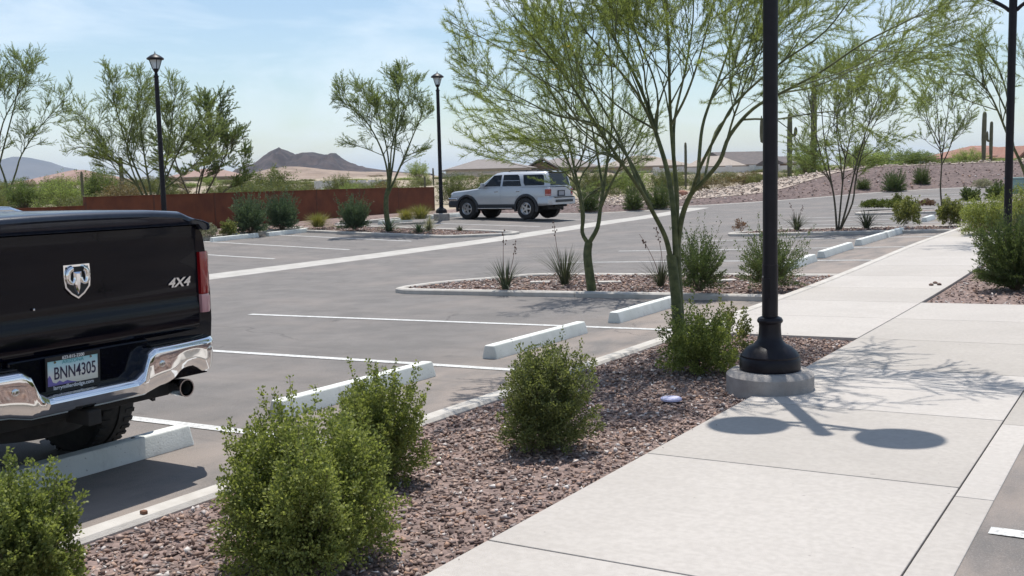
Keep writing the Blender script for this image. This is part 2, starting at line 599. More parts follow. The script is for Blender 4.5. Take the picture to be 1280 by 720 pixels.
def desert(X, Y):
    """Natural ground: sunk below the paved sheets inside the lot, level with the kerbs outside, a berm behind the far drive, gently rising beyond."""
    X = np.asarray(X, float)
    Y = np.asarray(Y, float)
    d = poly_dist(X, Y, LOT)
    t = top(X, Y)
    ez = np.hypot(X - EYE[0], Y - EYE[1])
    far = 0.35 + 1.75 * ss(42, 125, ez)
    w = ss(2, 30, d)
    nx = np.sin(X * 0.31 + 1.3 * np.sin(Y * 0.17)) * np.sin(Y * 0.27 + 0.7) * 0.12 * ss(3, 15, d)
    bk = ss(0, 12, Y - 40 - 0.35 * (X + 14))           # berm only along the far (north) drive
    berm = 0.95 * ss(0.2, 7.5, d) * bk * (1 - 0.35 * ss(10, 40, d)) * ss(-18, -9, X)
    h = t * (1 - w) + far * w + berm + nx
    h = h - 0.10 * (1 - ss(0.1, 1.0, d)) * ss(30, 36, Y)
    return np.where(d < 0, t - 0.30, h - 0.02 + 0.0 * d) - 0.26 * (1 - ss(-0.05, 0.25, d)) * (d >= 0)


def ray_dir(px, py):
    return AX_F + AX_R * (px - 640) / F_PX + AX_U * (360 - py) / F_PX


def at(px, py, dz=0.0, fn=None):
    """The spot on the paved grade (or on fn) seen at photograph pixel px, py, and its depth."""
    d = ray_dir(px, py)
    fn = fn or top
    t = np.geomspace(2.5, 400, 1500)
    Q = EYE + t[:, None] * d
    e = Q[:, 2] - fn(Q[:, 0], Q[:, 1]) - dz
    k = np.argmax(e < 0)
    if e[k] > 0:
        k = len(t) - 1
    if k > 0:
        a = e[k - 1] / (e[k - 1] - e[k])
        tt = t[k - 1] + a * (t[k] - t[k - 1])
    else:
        tt = t[0]
    q = EYE + tt * d
    return Vector((q[0], q[1], float(fn(q[0], q[1])) + dz)), float(tt)


def at_depth(px, py, z):
    q = EYE + z * ray_dir(px, py)
    return Vector(q)


def sheet(name, poly, zfun, mat_, res=1.0, parent=None, jitter=0.0, **tags):
    """A sheet over a polygon that follows zfun, triangulated with interior points."""
    P = np.array(poly, float)
    bd = []
    for i in range(len(P)):
        a, b = P[i], P[(i + 1) % len(P)]
        k = max(1, int(np.hypot(*(b - a)) / res))
        for j in range(k):
            bd.append(a + (b - a) * j / k)
    bd = np.array(bd)
    x0, y0 = P.min(0)
    x1, y1 = P.max(0)
    gx, gy = np.meshgrid(np.arange(x0 + res / 2, x1, res), np.arange(y0 + res / 2, y1, res))
    g = np.c_[gx.ravel(), gy.ravel()]
    g = g[poly_dist(g[:, 0], g[:, 1], P) < -0.3 * res]
    if jitter:
        g = g + rng.uniform(-jitter, jitter, g.shape) * res
    pts = [Vector(p) for p in np.r_[bd, g]]
    n = len(bd)
    vo, _, fo, *_r = mgeo.delaunay_2d_cdt(pts, [(i, (i + 1) % n) for i in range(n)], [list(range(n))], 1, 1e-6)
    V = np.array([(v.x, v.y) for v in vo])
    z = zfun(V[:, 0], V[:, 1])
    me = bpy.data.meshes.new(name)
    me.from_pydata(np.c_[V, z], [], [list(f) if mgeo.area_tri(*(Vector((V[i][0], V[i][1], 0)) for i in f[:3])) >= 0 else list(f)[::-1] for f in fo])
    b = bmesh.new()
    b.from_mesh(me)
    for f in b.faces:
        if f.normal.z < 0:
            f.normal_flip()
    b.to_mesh(me)
    b.free()
    me.polygons.foreach_set('use_smooth', [True] * len(me.polygons))
    me.materials.append(mat_)
    return link(name, me, parent, **tags)


def ribbon(mb, pts, width, zfun, h0, h1, close=False, gap=0.0, chamfer=0.02):
    """A kerb / strip that follows a plan polyline (pts = its left edge), width to the right, from zfun+h0 up to zfun+h1."""
    P = np.array(pts, float)
    T = np.gradient(P, axis=0)
    if close:
        T[0] = T[-1] = P[1] - P[-2]
    T /= np.linalg.norm(T, axis=1)[:, None]
    Nn = np.c_[T[:, 1], -T[:, 0]]
    secs = []
    for (p, n) in zip(P, Nn):
        q = p + n * width
        za, zb = float(zfun(p[0], p[1])), float(zfun(q[0], q[1]))
        c = chamfer
        a, b = p + n * c, q - n * c
        secs.append([(p[0], p[1], za + h0), (p[0], p[1], za + h1 - c), (a[0], a[1], za + h1), (b[0], b[1], zb + h1), (q[0], q[1], zb + h1 - c), (q[0], q[1], zb + h0)])
    mb.loft(secs)


def resample(pts, step):
    P = np.array(pts, float)
    s = np.r_[0, np.cumsum(np.hypot(*np.diff(P, axis=0).T))]
    n = max(2, int(round(s[-1] / step)) + 1)
    u = np.linspace(0, s[-1], n)
    return np.c_[np.interp(u, s, P[:, 0]), np.interp(u, s, P[:, 1])]


def kerb(root_name, pts, width=0.15, piece=3.0, h0=-0.35, h1=0.0, zfun=None, mat_=None, sub=0.5):
    """A kerb cast in lengths with open joints: an empty with one child per length."""
    zfun = zfun or top
    P = resample(pts, sub)
    k = max(1, int(round(piece / sub)))
    root = link(root_name, None, kind='structure')
    i = 0
    while i < len(P) - 1:
        j = min(i + k, len(P) - 1)
        if len(P) - 1 - j < k / 3:
            j = len(P) - 1
        Q = P[i:j + 1].copy()
        d0, d1 = Q[1] - Q[0], Q[-1] - Q[-2]
        Q[0] += d0 / np.hypot(*d0) * 0.004
        Q[-1] -= d1 / np.hypot(*d1) * 0.004
        mb = MB()
        ribbon(mb, Q, width, zfun, h0, h1)
        mb.build('kerb_length', mat_ or M_KERB, root, smooth=35)
        i = j
    return root


lot_z = lambda X, Y: top(X, Y) - 0.13
flush_z = lambda X, Y: top(X, Y) - 0.012

# natural ground: one sheet out to the horizon, fine near the lot, coarse far away
def ground_sheet():
    ring = np.concatenate([np.arange(-40, 60, 1.0), 60 + np.cumsum(np.geomspace(1.0, 900, 60))])
    xs = np.unique(np.concatenate([-40 - np.cumsum(np.geomspace(1.0, 900, 60)), np.arange(-40, 46, 0.8), 46 + np.cumsum(np.geomspace(1.0, 900, 60))]))
    ys = np.unique(np.concatenate([-30 - np.cumsum(np.geomspace(2.0, 900, 40)), np.arange(-30, 80, 0.8), 80 + np.cumsum(np.geomspace(1.0, 900, 60))]))
    X, Y = np.meshgrid(xs, ys)
    Z = desert(X, Y)
    nx, ny = len(xs), len(ys)
    idx = np.arange(nx * ny).reshape(ny, nx)
    F = np.stack([idx[:-1, :-1], idx[:-1, 1:], idx[1:, 1:], idx[1:, :-1]], -1).reshape(-1, 4)
    me = bpy.data.meshes.new('ground')
    me.from_pydata(np.c_[X.ravel(), Y.ravel(), Z.ravel()], [], F.tolist())
    me.polygons.foreach_set('use_smooth', [True] * len(me.polygons))
    me.materials.append(M_DESERT)
    return link('ground', me, kind='structure')


ground_sheet()

# ------------------------------------------------------------------ paved sheets
# parking lot asphalt (kept 0.13 m below the kerb tops), planters stand on it
lot_poly = [(-20.3, -13)] + [tuple(p) for p in FARK] + [(44, 30), (0.08, 28.6), (0.08, -13)]
sheet('parking_lot', lot_poly, lot_z, M_ASPH, 1.0, kind='structure')
# asphalt to the right of the walk, flush with its edge band
sheet('parking_lot', [(3.47, -12), (3.47, 9.5), (20, 9.5), (20, -12)], lambda X, Y: top(X, Y) - 0.003 - 0.004 * np.clip((X - 3.5) * 8, 0, 1), M_ASPH, 0.25, kind='structure')


def stripe(x0, y0, x1, y1, w, zf=lot_z, dz=0.005, piece=0.5):
    P = resample([(x0, y0), (x1, y1)], piece)
    d = np.array([x1 - x0, y1 - y0])
    d /= np.hypot(*d)
    n = np.array([d[1], -d[0]]) * w / 2
    A, B = P - n, P + n
    mb = MB()
    v = np.r_[np.c_[A, zf(A[:, 0], A[:, 1]) + dz], np.c_[B, zf(B[:, 0], B[:, 1]) + dz]]
    k = len(P)
    mb.add(v, [(i, i + 1, k + i + 1, k + i) for i in range(k - 1)])
    o = mb.build('parking_line', M_LINE, kind='structure')
    for f in o.data.polygons:
        if f.normal.z < 0:
            o.data.flip_normals()
            break
    return o


for y in (-0.58, 2.16, 4.90, 7.64, 10.38):
    stripe(0.0, y, -6.9, y, 0.105)
for y in (18.72, 21.5, 24.5):
    stripe(0.0, y, -6.6, y, 0.105)
for y in (12.9, 15.6, 18.35, 21.10, 23.80):
    stripe(-14.4, y, -20.2, y, 0.105)
stripe(-13.6, 29.75, -20.2, 29.75, 0.105)
stripe(-13.6, 33.6, -20.2, 33.6, 0.105)
for y in (31.0, 33.0, 35.0, 38.7, 41.4, 44.1, 46.8):
    stripe(-0.5, y, -6.4, y, 0.105) if y > 38 else stripe(-0.2, y - 0.6, -6.2, y - 0.6, 0.105)
stripe(3.535, 4.44, 8.5, 4.44, 0.09, lambda X, Y: top(X, Y) - 0.004, 0.003)

# valley gutter of paler concrete along the drive
gut = [(-13.0, -13), (-13.0, 5), (-13.05, 15.2), (-13.0, 21.5), (-12.7, 25), (-12.7, 29.5), (-13.1, 34), (-13.5, 38), (-13.6, 42.5)]
GP = resample(gut, 0.5)
mb = MB()
groot = link('drainage_gutter', None, kind='structure')
for i in range(0, len(GP) - 1, 12):
    Q = GP[i:i + 13].copy()
    if len(Q) < 2:
        continue
    Q[-1] -= (Q[-1] - Q[-2]) * 0.012
    b = MB()
    ribbon(b, Q, 0.92, lot_z, -0.1, 0.006, chamfer=0.01)
    b.build('gutter_length', M_GUT, groot)

# sidewalk: slabs with open joints, each slab an object
walk = link('sidewalk', None, kind='structure')
slab_mesh_n = 0


def slab(x0, y0, x1, y1, lift=0.0, g=0.010):
    mb_ = MB()
    xs = np.linspace(x0 + g / 2, x1 - g / 2, max(2, int((x1 - x0) / 0.6) + 1))
    ys = np.linspace(y0 + g / 2, y1 - g / 2, max(2, int((y1 - y0) / 0.6) + 1))
    X, Y = np.meshgrid(xs, ys)
    Z = top(X, Y) + lift
    nx, ny = len(xs), len(ys)
    idx = np.arange(nx * ny).reshape(ny, nx)
    F = np.stack([idx[:-1, :-1], idx[:-1, 1:], idx[1:, 1:], idx[1:, :-1]], -1).reshape(-1, 4).tolist()
    rim = [(idx[0, i], idx[0, i + 1]) for i in range(nx - 1)] + [(idx[i, -1], idx[i + 1, -1]) for i in range(ny - 1)] + [(idx[-1, i + 1], idx[-1, i]) for i in range(nx - 1)] + [(idx[i + 1, 0], idx[i, 0]) for i in range(ny - 1)]
    V = np.c_[X.ravel(), Y.ravel(), Z.ravel()]
    n = len(V)
    lowv = V - np.array([0, 0, 0.12])
    F += [(b, a, a + n, b + n) for a, b in rim]
    mb_.add(np.r_[V, lowv], F)
    mb_.build('slab', M_CONC, walk, bevel=0.004, seg=2, fix=False)


WX0, WX1 = 1.762, 3.335
yj = [-6.0, -4.5, -3.0, -1.4, 0.2, 1.83, 3.45, 5.0, 6.50, 8.0, 9.50]
for a, b in zip(yj[:-1], yj[1:]):
    slab(WX0, a, WX1, b)
# edge band in its own lengths beside the walk
for a in np.arange(-6.0, 9.4, 1.55):
    slab(WX1, a, WX1 + 0.165, min(a + 1.55, 9.5), lift=0.002, g=0.006)
# cross walk and the walk beyond it along the kerb
for a, b in ((9.50, 10.92), (10.92, 12.32)):
    slab(0.155, a, WX0, b)
    for x in (WX0, 4.9, 8.0, 11.1):
        slab(x, a, x + 3.1 if x > WX0 else 4.9, b)
yj2 = [12.32, 13.75, 15.2, 16.65, 18.1, 19.6, 21.1, 22.6, 24.2]
for a, b in zip(yj2[:-1], yj2[1:]):
    slab(0.155, a, WX0, b)

# kerbs
kerb('kerb', [(0.0, -13), (0.0, 26.6)], 0.15, piece=2.95, h0=-0.35)


def arc(cx, cy, r, a0, a1, n=7):
    return [(cx + r * math.cos(math.radians(a0 + (a1 - a0) * i / n)), cy + r * math.sin(math.radians(a0 + (a1 - a0) * i / n))) for i in range(n + 1)]


# island 1 between the two rows: front edge y=13.1, back edge y=15.9, blunt left nose
I1 = [(0.0, 13.12), (-6.35, 13.12)] + arc(-6.3, 13.5, 0.40, 270, 165, 6) + [(-6.45, 14.5), (-5.6, 15.5)] + arc(-5.2, 15.3, 0.55, 150, 90, 5) + [(0.0, 15.88)]
kerb('kerb', resample(I1, 0.35), 0.15, piece=3.0, sub=0.35, h0=-0.3, h1=-0.05)
I2 = [(0.0, 25.9), (-5.3, 25.9)] + arc(-5.4, 26.3, 0.4, 270, 150, 5) + [(-5.6, 26.9), (-5.0, 27.6)] + arc(-4.8, 27.3, 0.45, 150, 90, 4) + [(0.0, 27.75), (6.0, 28.6)]
kerb('kerb', resample(I2, 0.35), 0.15, piece=3.0, sub=0.35, h0=-0.3, h1=-0.05)
I3 = [(0.6, 35.1), (-4.2, 35.1)] + arc(-4.3, 35.6, 0.5, 270, 90, 8) + [(0.6, 36.9)]
kerb('kerb', resample(I3, 0.35), 0.15, piece=3.0, sub=0.35, h0=-0.3, h1=-0.05)
IL = [(-20.3, 25.85), (-20.0, 25.1), (-14.6, 25.1)] + arc(-14.2, 25.5, 0.4, 250, 330, 4) + [(-12.75, 26.35)] + arc(-12.95, 26.6, 0.3, -40, 100, 4) + [(-14.2, 27.1), (-20.3, 27.1)]
IL = IL[::-1]
kerb('kerb', IL[::-1], 0.14, piece=3.0, sub=0.35, h0=-0.3, h1=-0.05)
kerb('kerb', [(-20.3, -13), (-20.3, 25.6)][::-1], 0.15, piece=3.0)
kerb('kerb', [(-20.3, 27.3), (-20.3, 36.0)][::-1], 0.15, piece=3.0)
kerb('kerb', [tuple(p) for p in FARK[:10]][::-1], 0.15, piece=4.0, h1=-0.11)

# gravel beds (base sheets, the loose stones come later)
bed_z = lambda X, Y: top(X, Y) - 0.03
M_BEDD = mat('dark_gravel_bed', (0.2, 0.15, 0.13), (0.3, 0.22, 0.2), 0.95, 10, 4, extra=x_gravel_bed)
for nd in M_BEDD.node_tree.nodes:
    if nd.type == 'TEX_VORONOI':
        nd.inputs['Scale'].default_value = 9.0
    if nd.type == 'MIX' and abs(nd.inputs[6].default_value[0] - 0.10) < 0.001:
        nd.inputs[6].default_value = (0.052, 0.036, 0.034, 1)
        nd.inputs[7].default_value = (0.195, 0.140, 0.128, 1)
BEDS = {
    'near': [(0.15, -13), (0.15, 9.50), (1.76, 9.50), (1.76, -13)],
    'right': [(1.765, 12.325), (1.765, 24.2), (0.15, 24.2), (0.15, 28.4), (14, 29.8), (14, 12.325)],
    'isl1': [(0.0, 13.27), (-6.3, 13.27), (-6.5, 13.5), (-6.25, 14.3), (-5.3, 15.4), (-4.9, 15.72), (0.0, 15.72)],
    'isl2': [(0.0, 26.05), (-5.2, 26.05), (-5.4, 26.3), (-5.4, 26.8), (-4.8, 27.5), (0.0, 27.6), (0.14, 28)],
    'isl3': [(0.6, 35.25), (-4.2, 35.25), (-4.6, 35.9), (-4.2, 36.75), (0.6, 36.75)],
    'isll': [(-20.2, 25.95), (-19.9, 25.25), (-14.6, 25.25), (-14.1, 25.45), (-12.95, 26.4), (-14.2, 26.95), (-20.2, 26.95)],
    'left': [(-20.32, -13), (-20.32, 36.0), (-22.2, 37.5), (-22.2, -13)],
}
for k, P in BEDS.items():
    sheet('gravel_bed', P, (lambda X, Y: desert(X, Y) + 0.05 * (poly_dist(X, Y, LOT) > -0.5)) if k == 'left' else (lambda X, Y, q=(0.05 if k.startswith('isl') else 0.0): bed_z(X, Y) - q), M_BED, 0.6, kind='structure')


def berm_z(X, Y):
    d = poly_dist(np.asarray(X, float), np.asarray(Y, float), LOT)
    return np.maximum(desert(X, Y), top(X, Y) - 0.125) + 0.015 + 0.03 * ss(0.1, 0.8, d)


def _off(P, d):
    P = np.array(P)
    T = np.gradient(P, axis=0)
    T /= np.linalg.norm(T, axis=1)[:, None]
    return P + np.c_[-T[:, 1], T[:, 0]] * d


# reddish gravel over the berm behind the far drive, pale rock along part of its crest
FK = resample(FARK, 1.5)
berm_poly = [tuple(p) for p in _off(FK, 0.16)] + [tuple(p) for p in _off(FK, 7.6)[::-1]]
sheet('gravel_berm', berm_poly, berm_z, M_BEDD, 0.8, kind='structure')

# ------------------------------------------------------------------ loose crushed rock
def rock_templates(n=14, pts=8):
    out = []
    for k in range(n):
        b = bmesh.new()
        q = rng.normal(size=(pts, 3))
        q /= np.linalg.norm(q, axis=1)[:, None]
        q *= np.array([1.0, rng.uniform(0.5, 0.85), rng.uniform(0.3, 0.58)]) * rng.uniform(0.8, 1.0, (pts, 1))
        for p in q:
            b.verts.new(p)
        bmesh.ops.convex_hull(b, input=b.verts)
        loose = [v for v in b.verts if not v.link_faces]
        bmesh.ops.delete(b, geom=loose, context='VERTS')
        bmesh.ops.triangulate(b, faces=b.faces)
        b.verts.index_update()
        out.append((np.array([v.co[:] for v in b.verts]), np.array([[v.index for v in f.verts] for f in b.faces])))
        b.free()
    return out


ROCKS = rock_templates()


def rand_rot(n, tilt=0.5):
    a = rng.uniform(0, 2 * np.pi, n)
    ca, sa = np.cos(a), np.sin(a)
    Rz = np.zeros((n, 3, 3))
    Rz[:, 0, 0], Rz[:, 0, 1], Rz[:, 1, 0], Rz[:, 1, 1], Rz[:, 2, 2] = ca, -sa, sa, ca, 1
    b = rng.normal(0, tilt, n)
    c = rng.uniform(0, 2 * np.pi, n)
    ax = np.c_[np.cos(c), np.sin(c), np.zeros(n)]
    K = np.zeros((n, 3, 3))
    K[:, 0, 2], K[:, 1, 2], K[:, 2, 0], K[:, 2, 1] = ax[:, 1], -ax[:, 0], -ax[:, 1], ax[:, 0]
    I = np.eye(3)[None]
    R = I + np.sin(b)[:, None, None] * K + (1 - np.cos(b))[:, None, None] * (K @ K)
    return R @ Rz


def from_arrays(name, V, F, mat_, parent=None, smooth=False, **tags):
    """Fast mesh from vertex array and equal-length face array."""
    me = bpy.data.meshes.new(name)
    k = F.shape[1]
    me.vertices.add(len(V))
    me.vertices.foreach_set('co', np.ascontiguousarray(V, np.float32).ravel())
    me.loops.add(F.size)
    me.loops.foreach_set('vertex_index', np.ascontiguousarray(F, np.int32).ravel())
    me.polygons.add(len(F))
    me.polygons.foreach_set('loop_start', np.arange(0, F.size, k, dtype=np.int32))
    me.polygons.foreach_set('loop_total', np.full(len(F), k, np.int32))
    if smooth:
        me.polygons.foreach_set('use_smooth', np.ones(len(F), bool))
    me.update(calc_edges=True)
    me.materials.append(mat_)
    return link(name, me, parent, **tags)


def stones(name, poly, n, size, zfun, mat_=None, sink=0.25, spread=0.45, **tags):
    P = np.array(poly, float)
    lo, hi = P.min(0), P.max(0)
    xy = rng.uniform(lo, hi, (int(n * 2.2), 2))
    xy = xy[poly_dist(xy[:, 0], xy[:, 1], P) < -size * 0.5][:n]
    n = len(xy)
    s = size * np.clip(np.exp(rng.normal(0, spread, n)), 0.45, 1.8) * 0.5
    z = zfun(xy[:, 0], xy[:, 1]) + s * rng.uniform(-sink, 0.75, n)
    R = rand_rot(n)
    which = rng.integers(0, len(ROCKS), n)
    Vs, Fs, off = [], [], 0
    for k, (tv, tf) in enumerate(ROCKS):
        i = np.nonzero(which == k)[0]
        v = np.einsum('nij,vj->nvi', R[i], tv) * s[i][:, None, None] + np.c_[xy[i], z[i]][:, None, :]
        f = tf[None] + (np.arange(len(i)) * len(tv))[:, None, None] + off
        Vs.append(v.reshape(-1, 3))
        Fs.append(f.reshape(-1, 3))
        off += len(i) * len(tv)
    return from_arrays(name, np.concatenate(Vs), np.concatenate(Fs), mat_ or M_STONE, kind='stuff', **tags)


stones('gravel', [(0.16, 2.0), (0.16, 9.47), (1.755, 9.47), (1.755, 1.2), (1.0, 1.0)], 27000, 0.0305, bed_z)
stones('gravel', [(1.78, 12.35), (1.78, 19.5), (7.0, 22), (7.0, 12.35)], 9000, 0.044, bed_z)
stones('gravel', [(0.17, 24.22), (0.17, 28.3), (4, 28.6), (4, 24.22)], 3500, 0.05, bed_z)
stones('gravel', BEDS['isl1'], 8000, 0.052, lambda X, Y: bed_z(X, Y) - 0.05)
stones('gravel', BEDS['isl2'], 4000, 0.05, lambda X, Y: bed_z(X, Y) - 0.05)
stones('gravel', BEDS['isll'], 5000, 0.055, lambda X, Y: bed_z(X, Y) - 0.05)


# stray stones kicked onto the walk and the kerb
stones('gravel', [(1.77, 2.5), (1.77, 9.4), (1.90, 9.4), (1.86, 2.5)], 16, 0.014, top, sink=0.0)
stones('gravel', [(0.0, 2.5), (0.0, 9.4), (0.15, 9.4), (0.15, 2.5)], 9, 0.013, top, sink=0.0)
stones('gravel', [(-0.45, 2.5), (-0.45, 9.4), (-0.01, 9.4), (-0.01, 2.5)], 26, 0.013, lot_z, sink=0.0)
stones('gravel', [(1.2, 9.52), (1.2, 9.6), (0.2, 9.6), (0.2, 9.52)], 12, 0.016, top, sink=0.0)


# ------------------------------------------------------------------ plants
def leaf_quads(P, D, L, Wd, droop=0.0, up=0.5):
    """One folded diamond (4 vertices, one quad) per leaf: base P, direction D, length L, width Wd."""
    n = len(P)
    D = D / (np.linalg.norm(D, axis=1)[:, None] + 1e-9)
    r = rng.normal(size=(n, 3)) * (1 - up) + np.array([0, 0, 1.0]) * up
    S = np.cross(D, r)
    S /= np.linalg.norm(S, axis=1)[:, None] + 1e-9
    L = np.broadcast_to(L, (n,))[:, None]
    Wd = np.broadcast_to(Wd, (n,))[:, None]
    mid = P + D * L * 0.55
    tip = P + D * L
    tip[:, 2] -= droop * L[:, 0]
    V = np.stack([P, mid + S * Wd * 0.5, tip, mid - S * Wd * 0.5], 1).reshape(-1, 3)
    F = np.arange(4 * n).reshape(n, 4)
    return V, F


def leaf_tris(P, D, L, Wd, up=0.3):
    """Narrow one-triangle leaflets for crowns made of very many."""
    n = len(P)
    D = D / (np.linalg.norm(D, axis=1)[:, None] + 1e-9)
    r = rng.normal(size=(n, 3)) * (1 - up) + np.array([0, 0, 1.0]) * up
    S = np.cross(D, r)
    S /= np.linalg.norm(S, axis=1)[:, None] + 1e-9
    w = np.broadcast_to(Wd, (n,))[:, None] * 0.5
    V = np.stack([P - S * w, P + S * w, P + D * np.broadcast_to(L, (n,))[:, None]], 1).reshape(-1, 3)
    return V, np.arange(3 * n).reshape(n, 3)


def tubes_np(polys, n=3):
    """polys: list of (pts (m,3), radii (m,)); one vertex/face array."""
    mb = MB()
    for p, r in polys:
        mb.tube(p, r, n, cap=False)
    return mb


def shrub_parts(w, h, n_stems, leaves_per, leaf_len, leaf_w, spike=0.15, n_spikes=0, open_=0.0, tight=False, d=None, low=0.0):
    """Stems rise from the foot and end on a rounded, uneven envelope; small leaves crowd their outer halves and side twigs.
    Returns (stem polylines, leaf V, leaf F)."""
    d = d or w
    h = h * 0.86
    stems, LP, LD = [], [], []
    lump = rng.uniform(0, 2 * np.pi, 6)
    for s in range(n_stems + n_spikes):
        az = rng.uniform(0, 2 * np.pi)
        el = math.asin(rng.uniform(low, 1.0))
        k = 1 + 0.16 * math.sin(3 * az + lump[0]) * math.cos(2 * el + lump[1]) + 0.10 * math.sin(5 * az + lump[2]) + rng.normal(0, 0.05)
        if s >= n_stems:
            el = math.asin(rng.uniform(0.45, 1.0))
            k *= 1 + spike * rng.uniform(0.5, 1.3)
        e = np.array([math.cos(az) * math.cos(el) * w / 2, math.sin(az) * math.cos(el) * d / 2, 0.33 * h + 0.67 * h * math.sin(el)]) * k
        if el < 0.25:
            e[2] = h * rng.uniform(0.06, 0.45)
        b = np.array([math.cos(az) * 0.06 * w, math.sin(az) * 0.06 * d, 0.0]) * rng.uniform(0.2, 1.0)
        m1 = b + (e - b) * 0.45 + np.array([0, 0, 0.10 * h * math.cos(el)]) + rng.normal(0, 0.02 * w, 3)
        t = np.linspace(0, 1, 7)[:, None]
        pts = (1 - t) ** 2 * b + 2 * t * (1 - t) * m1 + t ** 2 * e
        pts[:, 2] = np.maximum(pts[:, 2], 0.0)
        stems.append((pts, np.linspace(0.005, 0.0015, 7) * max(0.6, h)))
        nl = leaves_per if s < n_stems else int(leaves_per * 0.7)
        u = 1 - rng.uniform(0, 1, nl) ** (1.0 if tight else 1.5) * (0.72 if tight else 0.62 - 0.3 * open_)
        q = np.stack([np.interp(u, t[:, 0], pts[:, j]) for j in range(3)], 1)
        tan = e - m1
        tan = tan / (np.linalg.norm(tan) + 1e-9)
        jit = (0.017 if tight else 0.042 if s < n_stems else 0.02) * w * (1 - open_ * 0.6)
        off = rng.normal(0, 1, (nl, 3))
        q = q + off * jit * (1.15 - u)[:, None] ** 0.5
        dirs = off * (0.45 if tight else 0.9) + tan * (1.1 if tight else 0.7) + np.array([0, 0, 0.35])
        LP.append(q)
        LD.append(dirs)
    LP, LD = np.concatenate(LP), np.concatenate(LD)
    ok = LP[:, 2] > 0.01
    LP, LD = LP[ok], LD[ok]
    n = len(LP)
    V, F = leaf_quads(LP, LD, leaf_len * rng.uniform(0.7, 1.3, n), leaf_w * rng.uniform(0.7, 1.3, n), up=0.3)
    return stems, V, F


def make_shrub(name, label, cat, loc, w, h, leafm, n_stems=150, leaves=60, ll=0.016, lw=0.011, group=None, stem_every=4, stemm=None, **kw):
    t = thing(name, label, cat, loc, rng.uniform(0, 6.28), group)
    stems, V, F = shrub_parts(w, h, n_stems, leaves, ll, lw, **kw)
    from_arrays('foliage', V, F, leafm, t, kind='stuff')
    tubes_np(stems[::stem_every]).build('stems', stemm or M_STEM, t, fix=False, kind='stuff')
    return t


def px_shrub(name, label, cat, px, py, wpx, hpx, leafm, fn=None, dz=-0.02, group=None, **kw):
    p, z = at(px, py, dz, fn)
    ap = z
    return make_shrub(name, label, cat, p, wpx * ap / F_PX, hpx * ap / F_PX, leafm, group=group, **kw)


G1 = 'clipped shrubs in the gravel strip beside the walk'
px_shrub('shrub', 'dense small leaved green shrub at lower left in front of the pickup', 'shrub', 22, 770, 150, 200, L_SHRUB, n_stems=320, leaves=140, ll=0.0135, lw=0.0105, spike=0.22, n_spikes=40, group=G1)
px_shrub('shrub', 'largest bushy green shrub in the gravel, front centre beside the kerb', 'shrub', 388, 706, 212, 205, L_SHRUB, n_stems=460, leaves=145, ll=0.0135, lw=0.0105, spike=0.15, n_spikes=50, group=G1)
px_shrub('shrub', 'green shrub with upright shoots touching the back of the largest shrub', 'shrub', 474, 604, 112, 146, L_SHRUB, n_stems=250, leaves=125, ll=0.0135, lw=0.0105, spike=0.22, n_spikes=34, group=G1)
px_shrub('shrub', 'rounded double domed shrub in front of the second clear wheel stop', 'shrub', 686, 560, 112, 142, L_SHRUB2, n_stems=290, leaves=110, ll=0.0145, lw=0.011, spike=0.08, n_spikes=8, low=0.02, group=G1)
px_shrub('shrub', 'dark green shrub wrapped round the foot of the big green barked tree', 'shrub', 872, 466, 92, 86, L_SHRUB, n_stems=190, leaves=75, ll=0.019, lw=0.013, spike=0.2, n_spikes=20, group=G1)
px_shrub('shrub', 'sparse leggy olive shrub just left of the tall lamp post', 'shrub', 914, 442, 48, 66, L_SHRUB2, n_stems=36, leaves=50, ll=0.022, lw=0.015, open_=0.5, spike=0.3, n_spikes=6)
# shrubs of the first island
px_shrub('shrub', 'dark green upright shrub behind the tree in the near island', 'shrub', 874, 364, 66, 78, L_SAGE, n_stems=190, leaves=64, ll=0.026, lw=0.012, spike=0.30, n_spikes=55, tight=True)
px_shrub('shrub', 'loose green shrub standing behind the tall black lamp post', 'shrub', 963, 360, 84, 76, L_SAGE, n_stems=190, leaves=64, ll=0.026, lw=0.012, spike=0.30, n_spikes=55, tight=True)
# shrubs of the bed on the right
px_shrub('shrub', 'big feathery green shrub at the right edge in the gravel bed', 'shrub', 1270, 362, 96, 102, L_SAGE, n_stems=460, leaves=80, ll=0.032, lw=0.0115, spike=0.18, n_spikes=70, tight=True)
px_shrub('shrub', 'yellow green rounded shrub at the far end of the walk', 'shrub', 1232, 294, 68, 52, L_SHRUB, n_stems=220, leaves=60, ll=0.036, lw=0.016, spike=0.2, n_spikes=20)
px_shrub('shrub', 'bright green shrub behind the right lamp post', 'shrub', 1280, 285, 62, 58, L_SHRUB, n_stems=200, leaves=60, ll=0.036, lw=0.016, spike=0.2, n_spikes=20)
px_shrub('shrub', 'upright leafy shrub beside the far end of the kerb', 'shrub', 1188, 281, 32, 35, L_SHRUB2, n_stems=100, leaves=45, ll=0.045, lw=0.028, spike=0.2, n_spikes=10, open_=0.3)
px_shrub('shrub', 'small leafy shrub at the kerb end of the second island', 'shrub', 1133, 280, 34, 34, L_SHRUB2, n_stems=90, leaves=45, ll=0.045, lw=0.028, spike=0.2, n_spikes=10, open_=0.3)
px_shrub('shrub', 'dry reddish twiggy shrub at the tip of the second island', 'shrub', 925, 289, 18, 17, L_DRY, n_stems=36, leaves=22, ll=0.03, lw=0.02, open_=0.5, stemm=M_BARKD)
px_shrub('shrub', 'dark rounded shrub with pale top beside the far drive', 'shrub', 1212, 252, 23, 20, L_SAGE, n_stems=120, leaves=45, ll=0.05, lw=0.03, spike=0.1, tight=True)
px_shrub('shrub', 'grey green shrub left of the right lamp post', 'shrub', 1250, 250, 34, 26, L_SAGE, n_stems=120, leaves=45, ll=0.05, lw=0.03, tight=True)
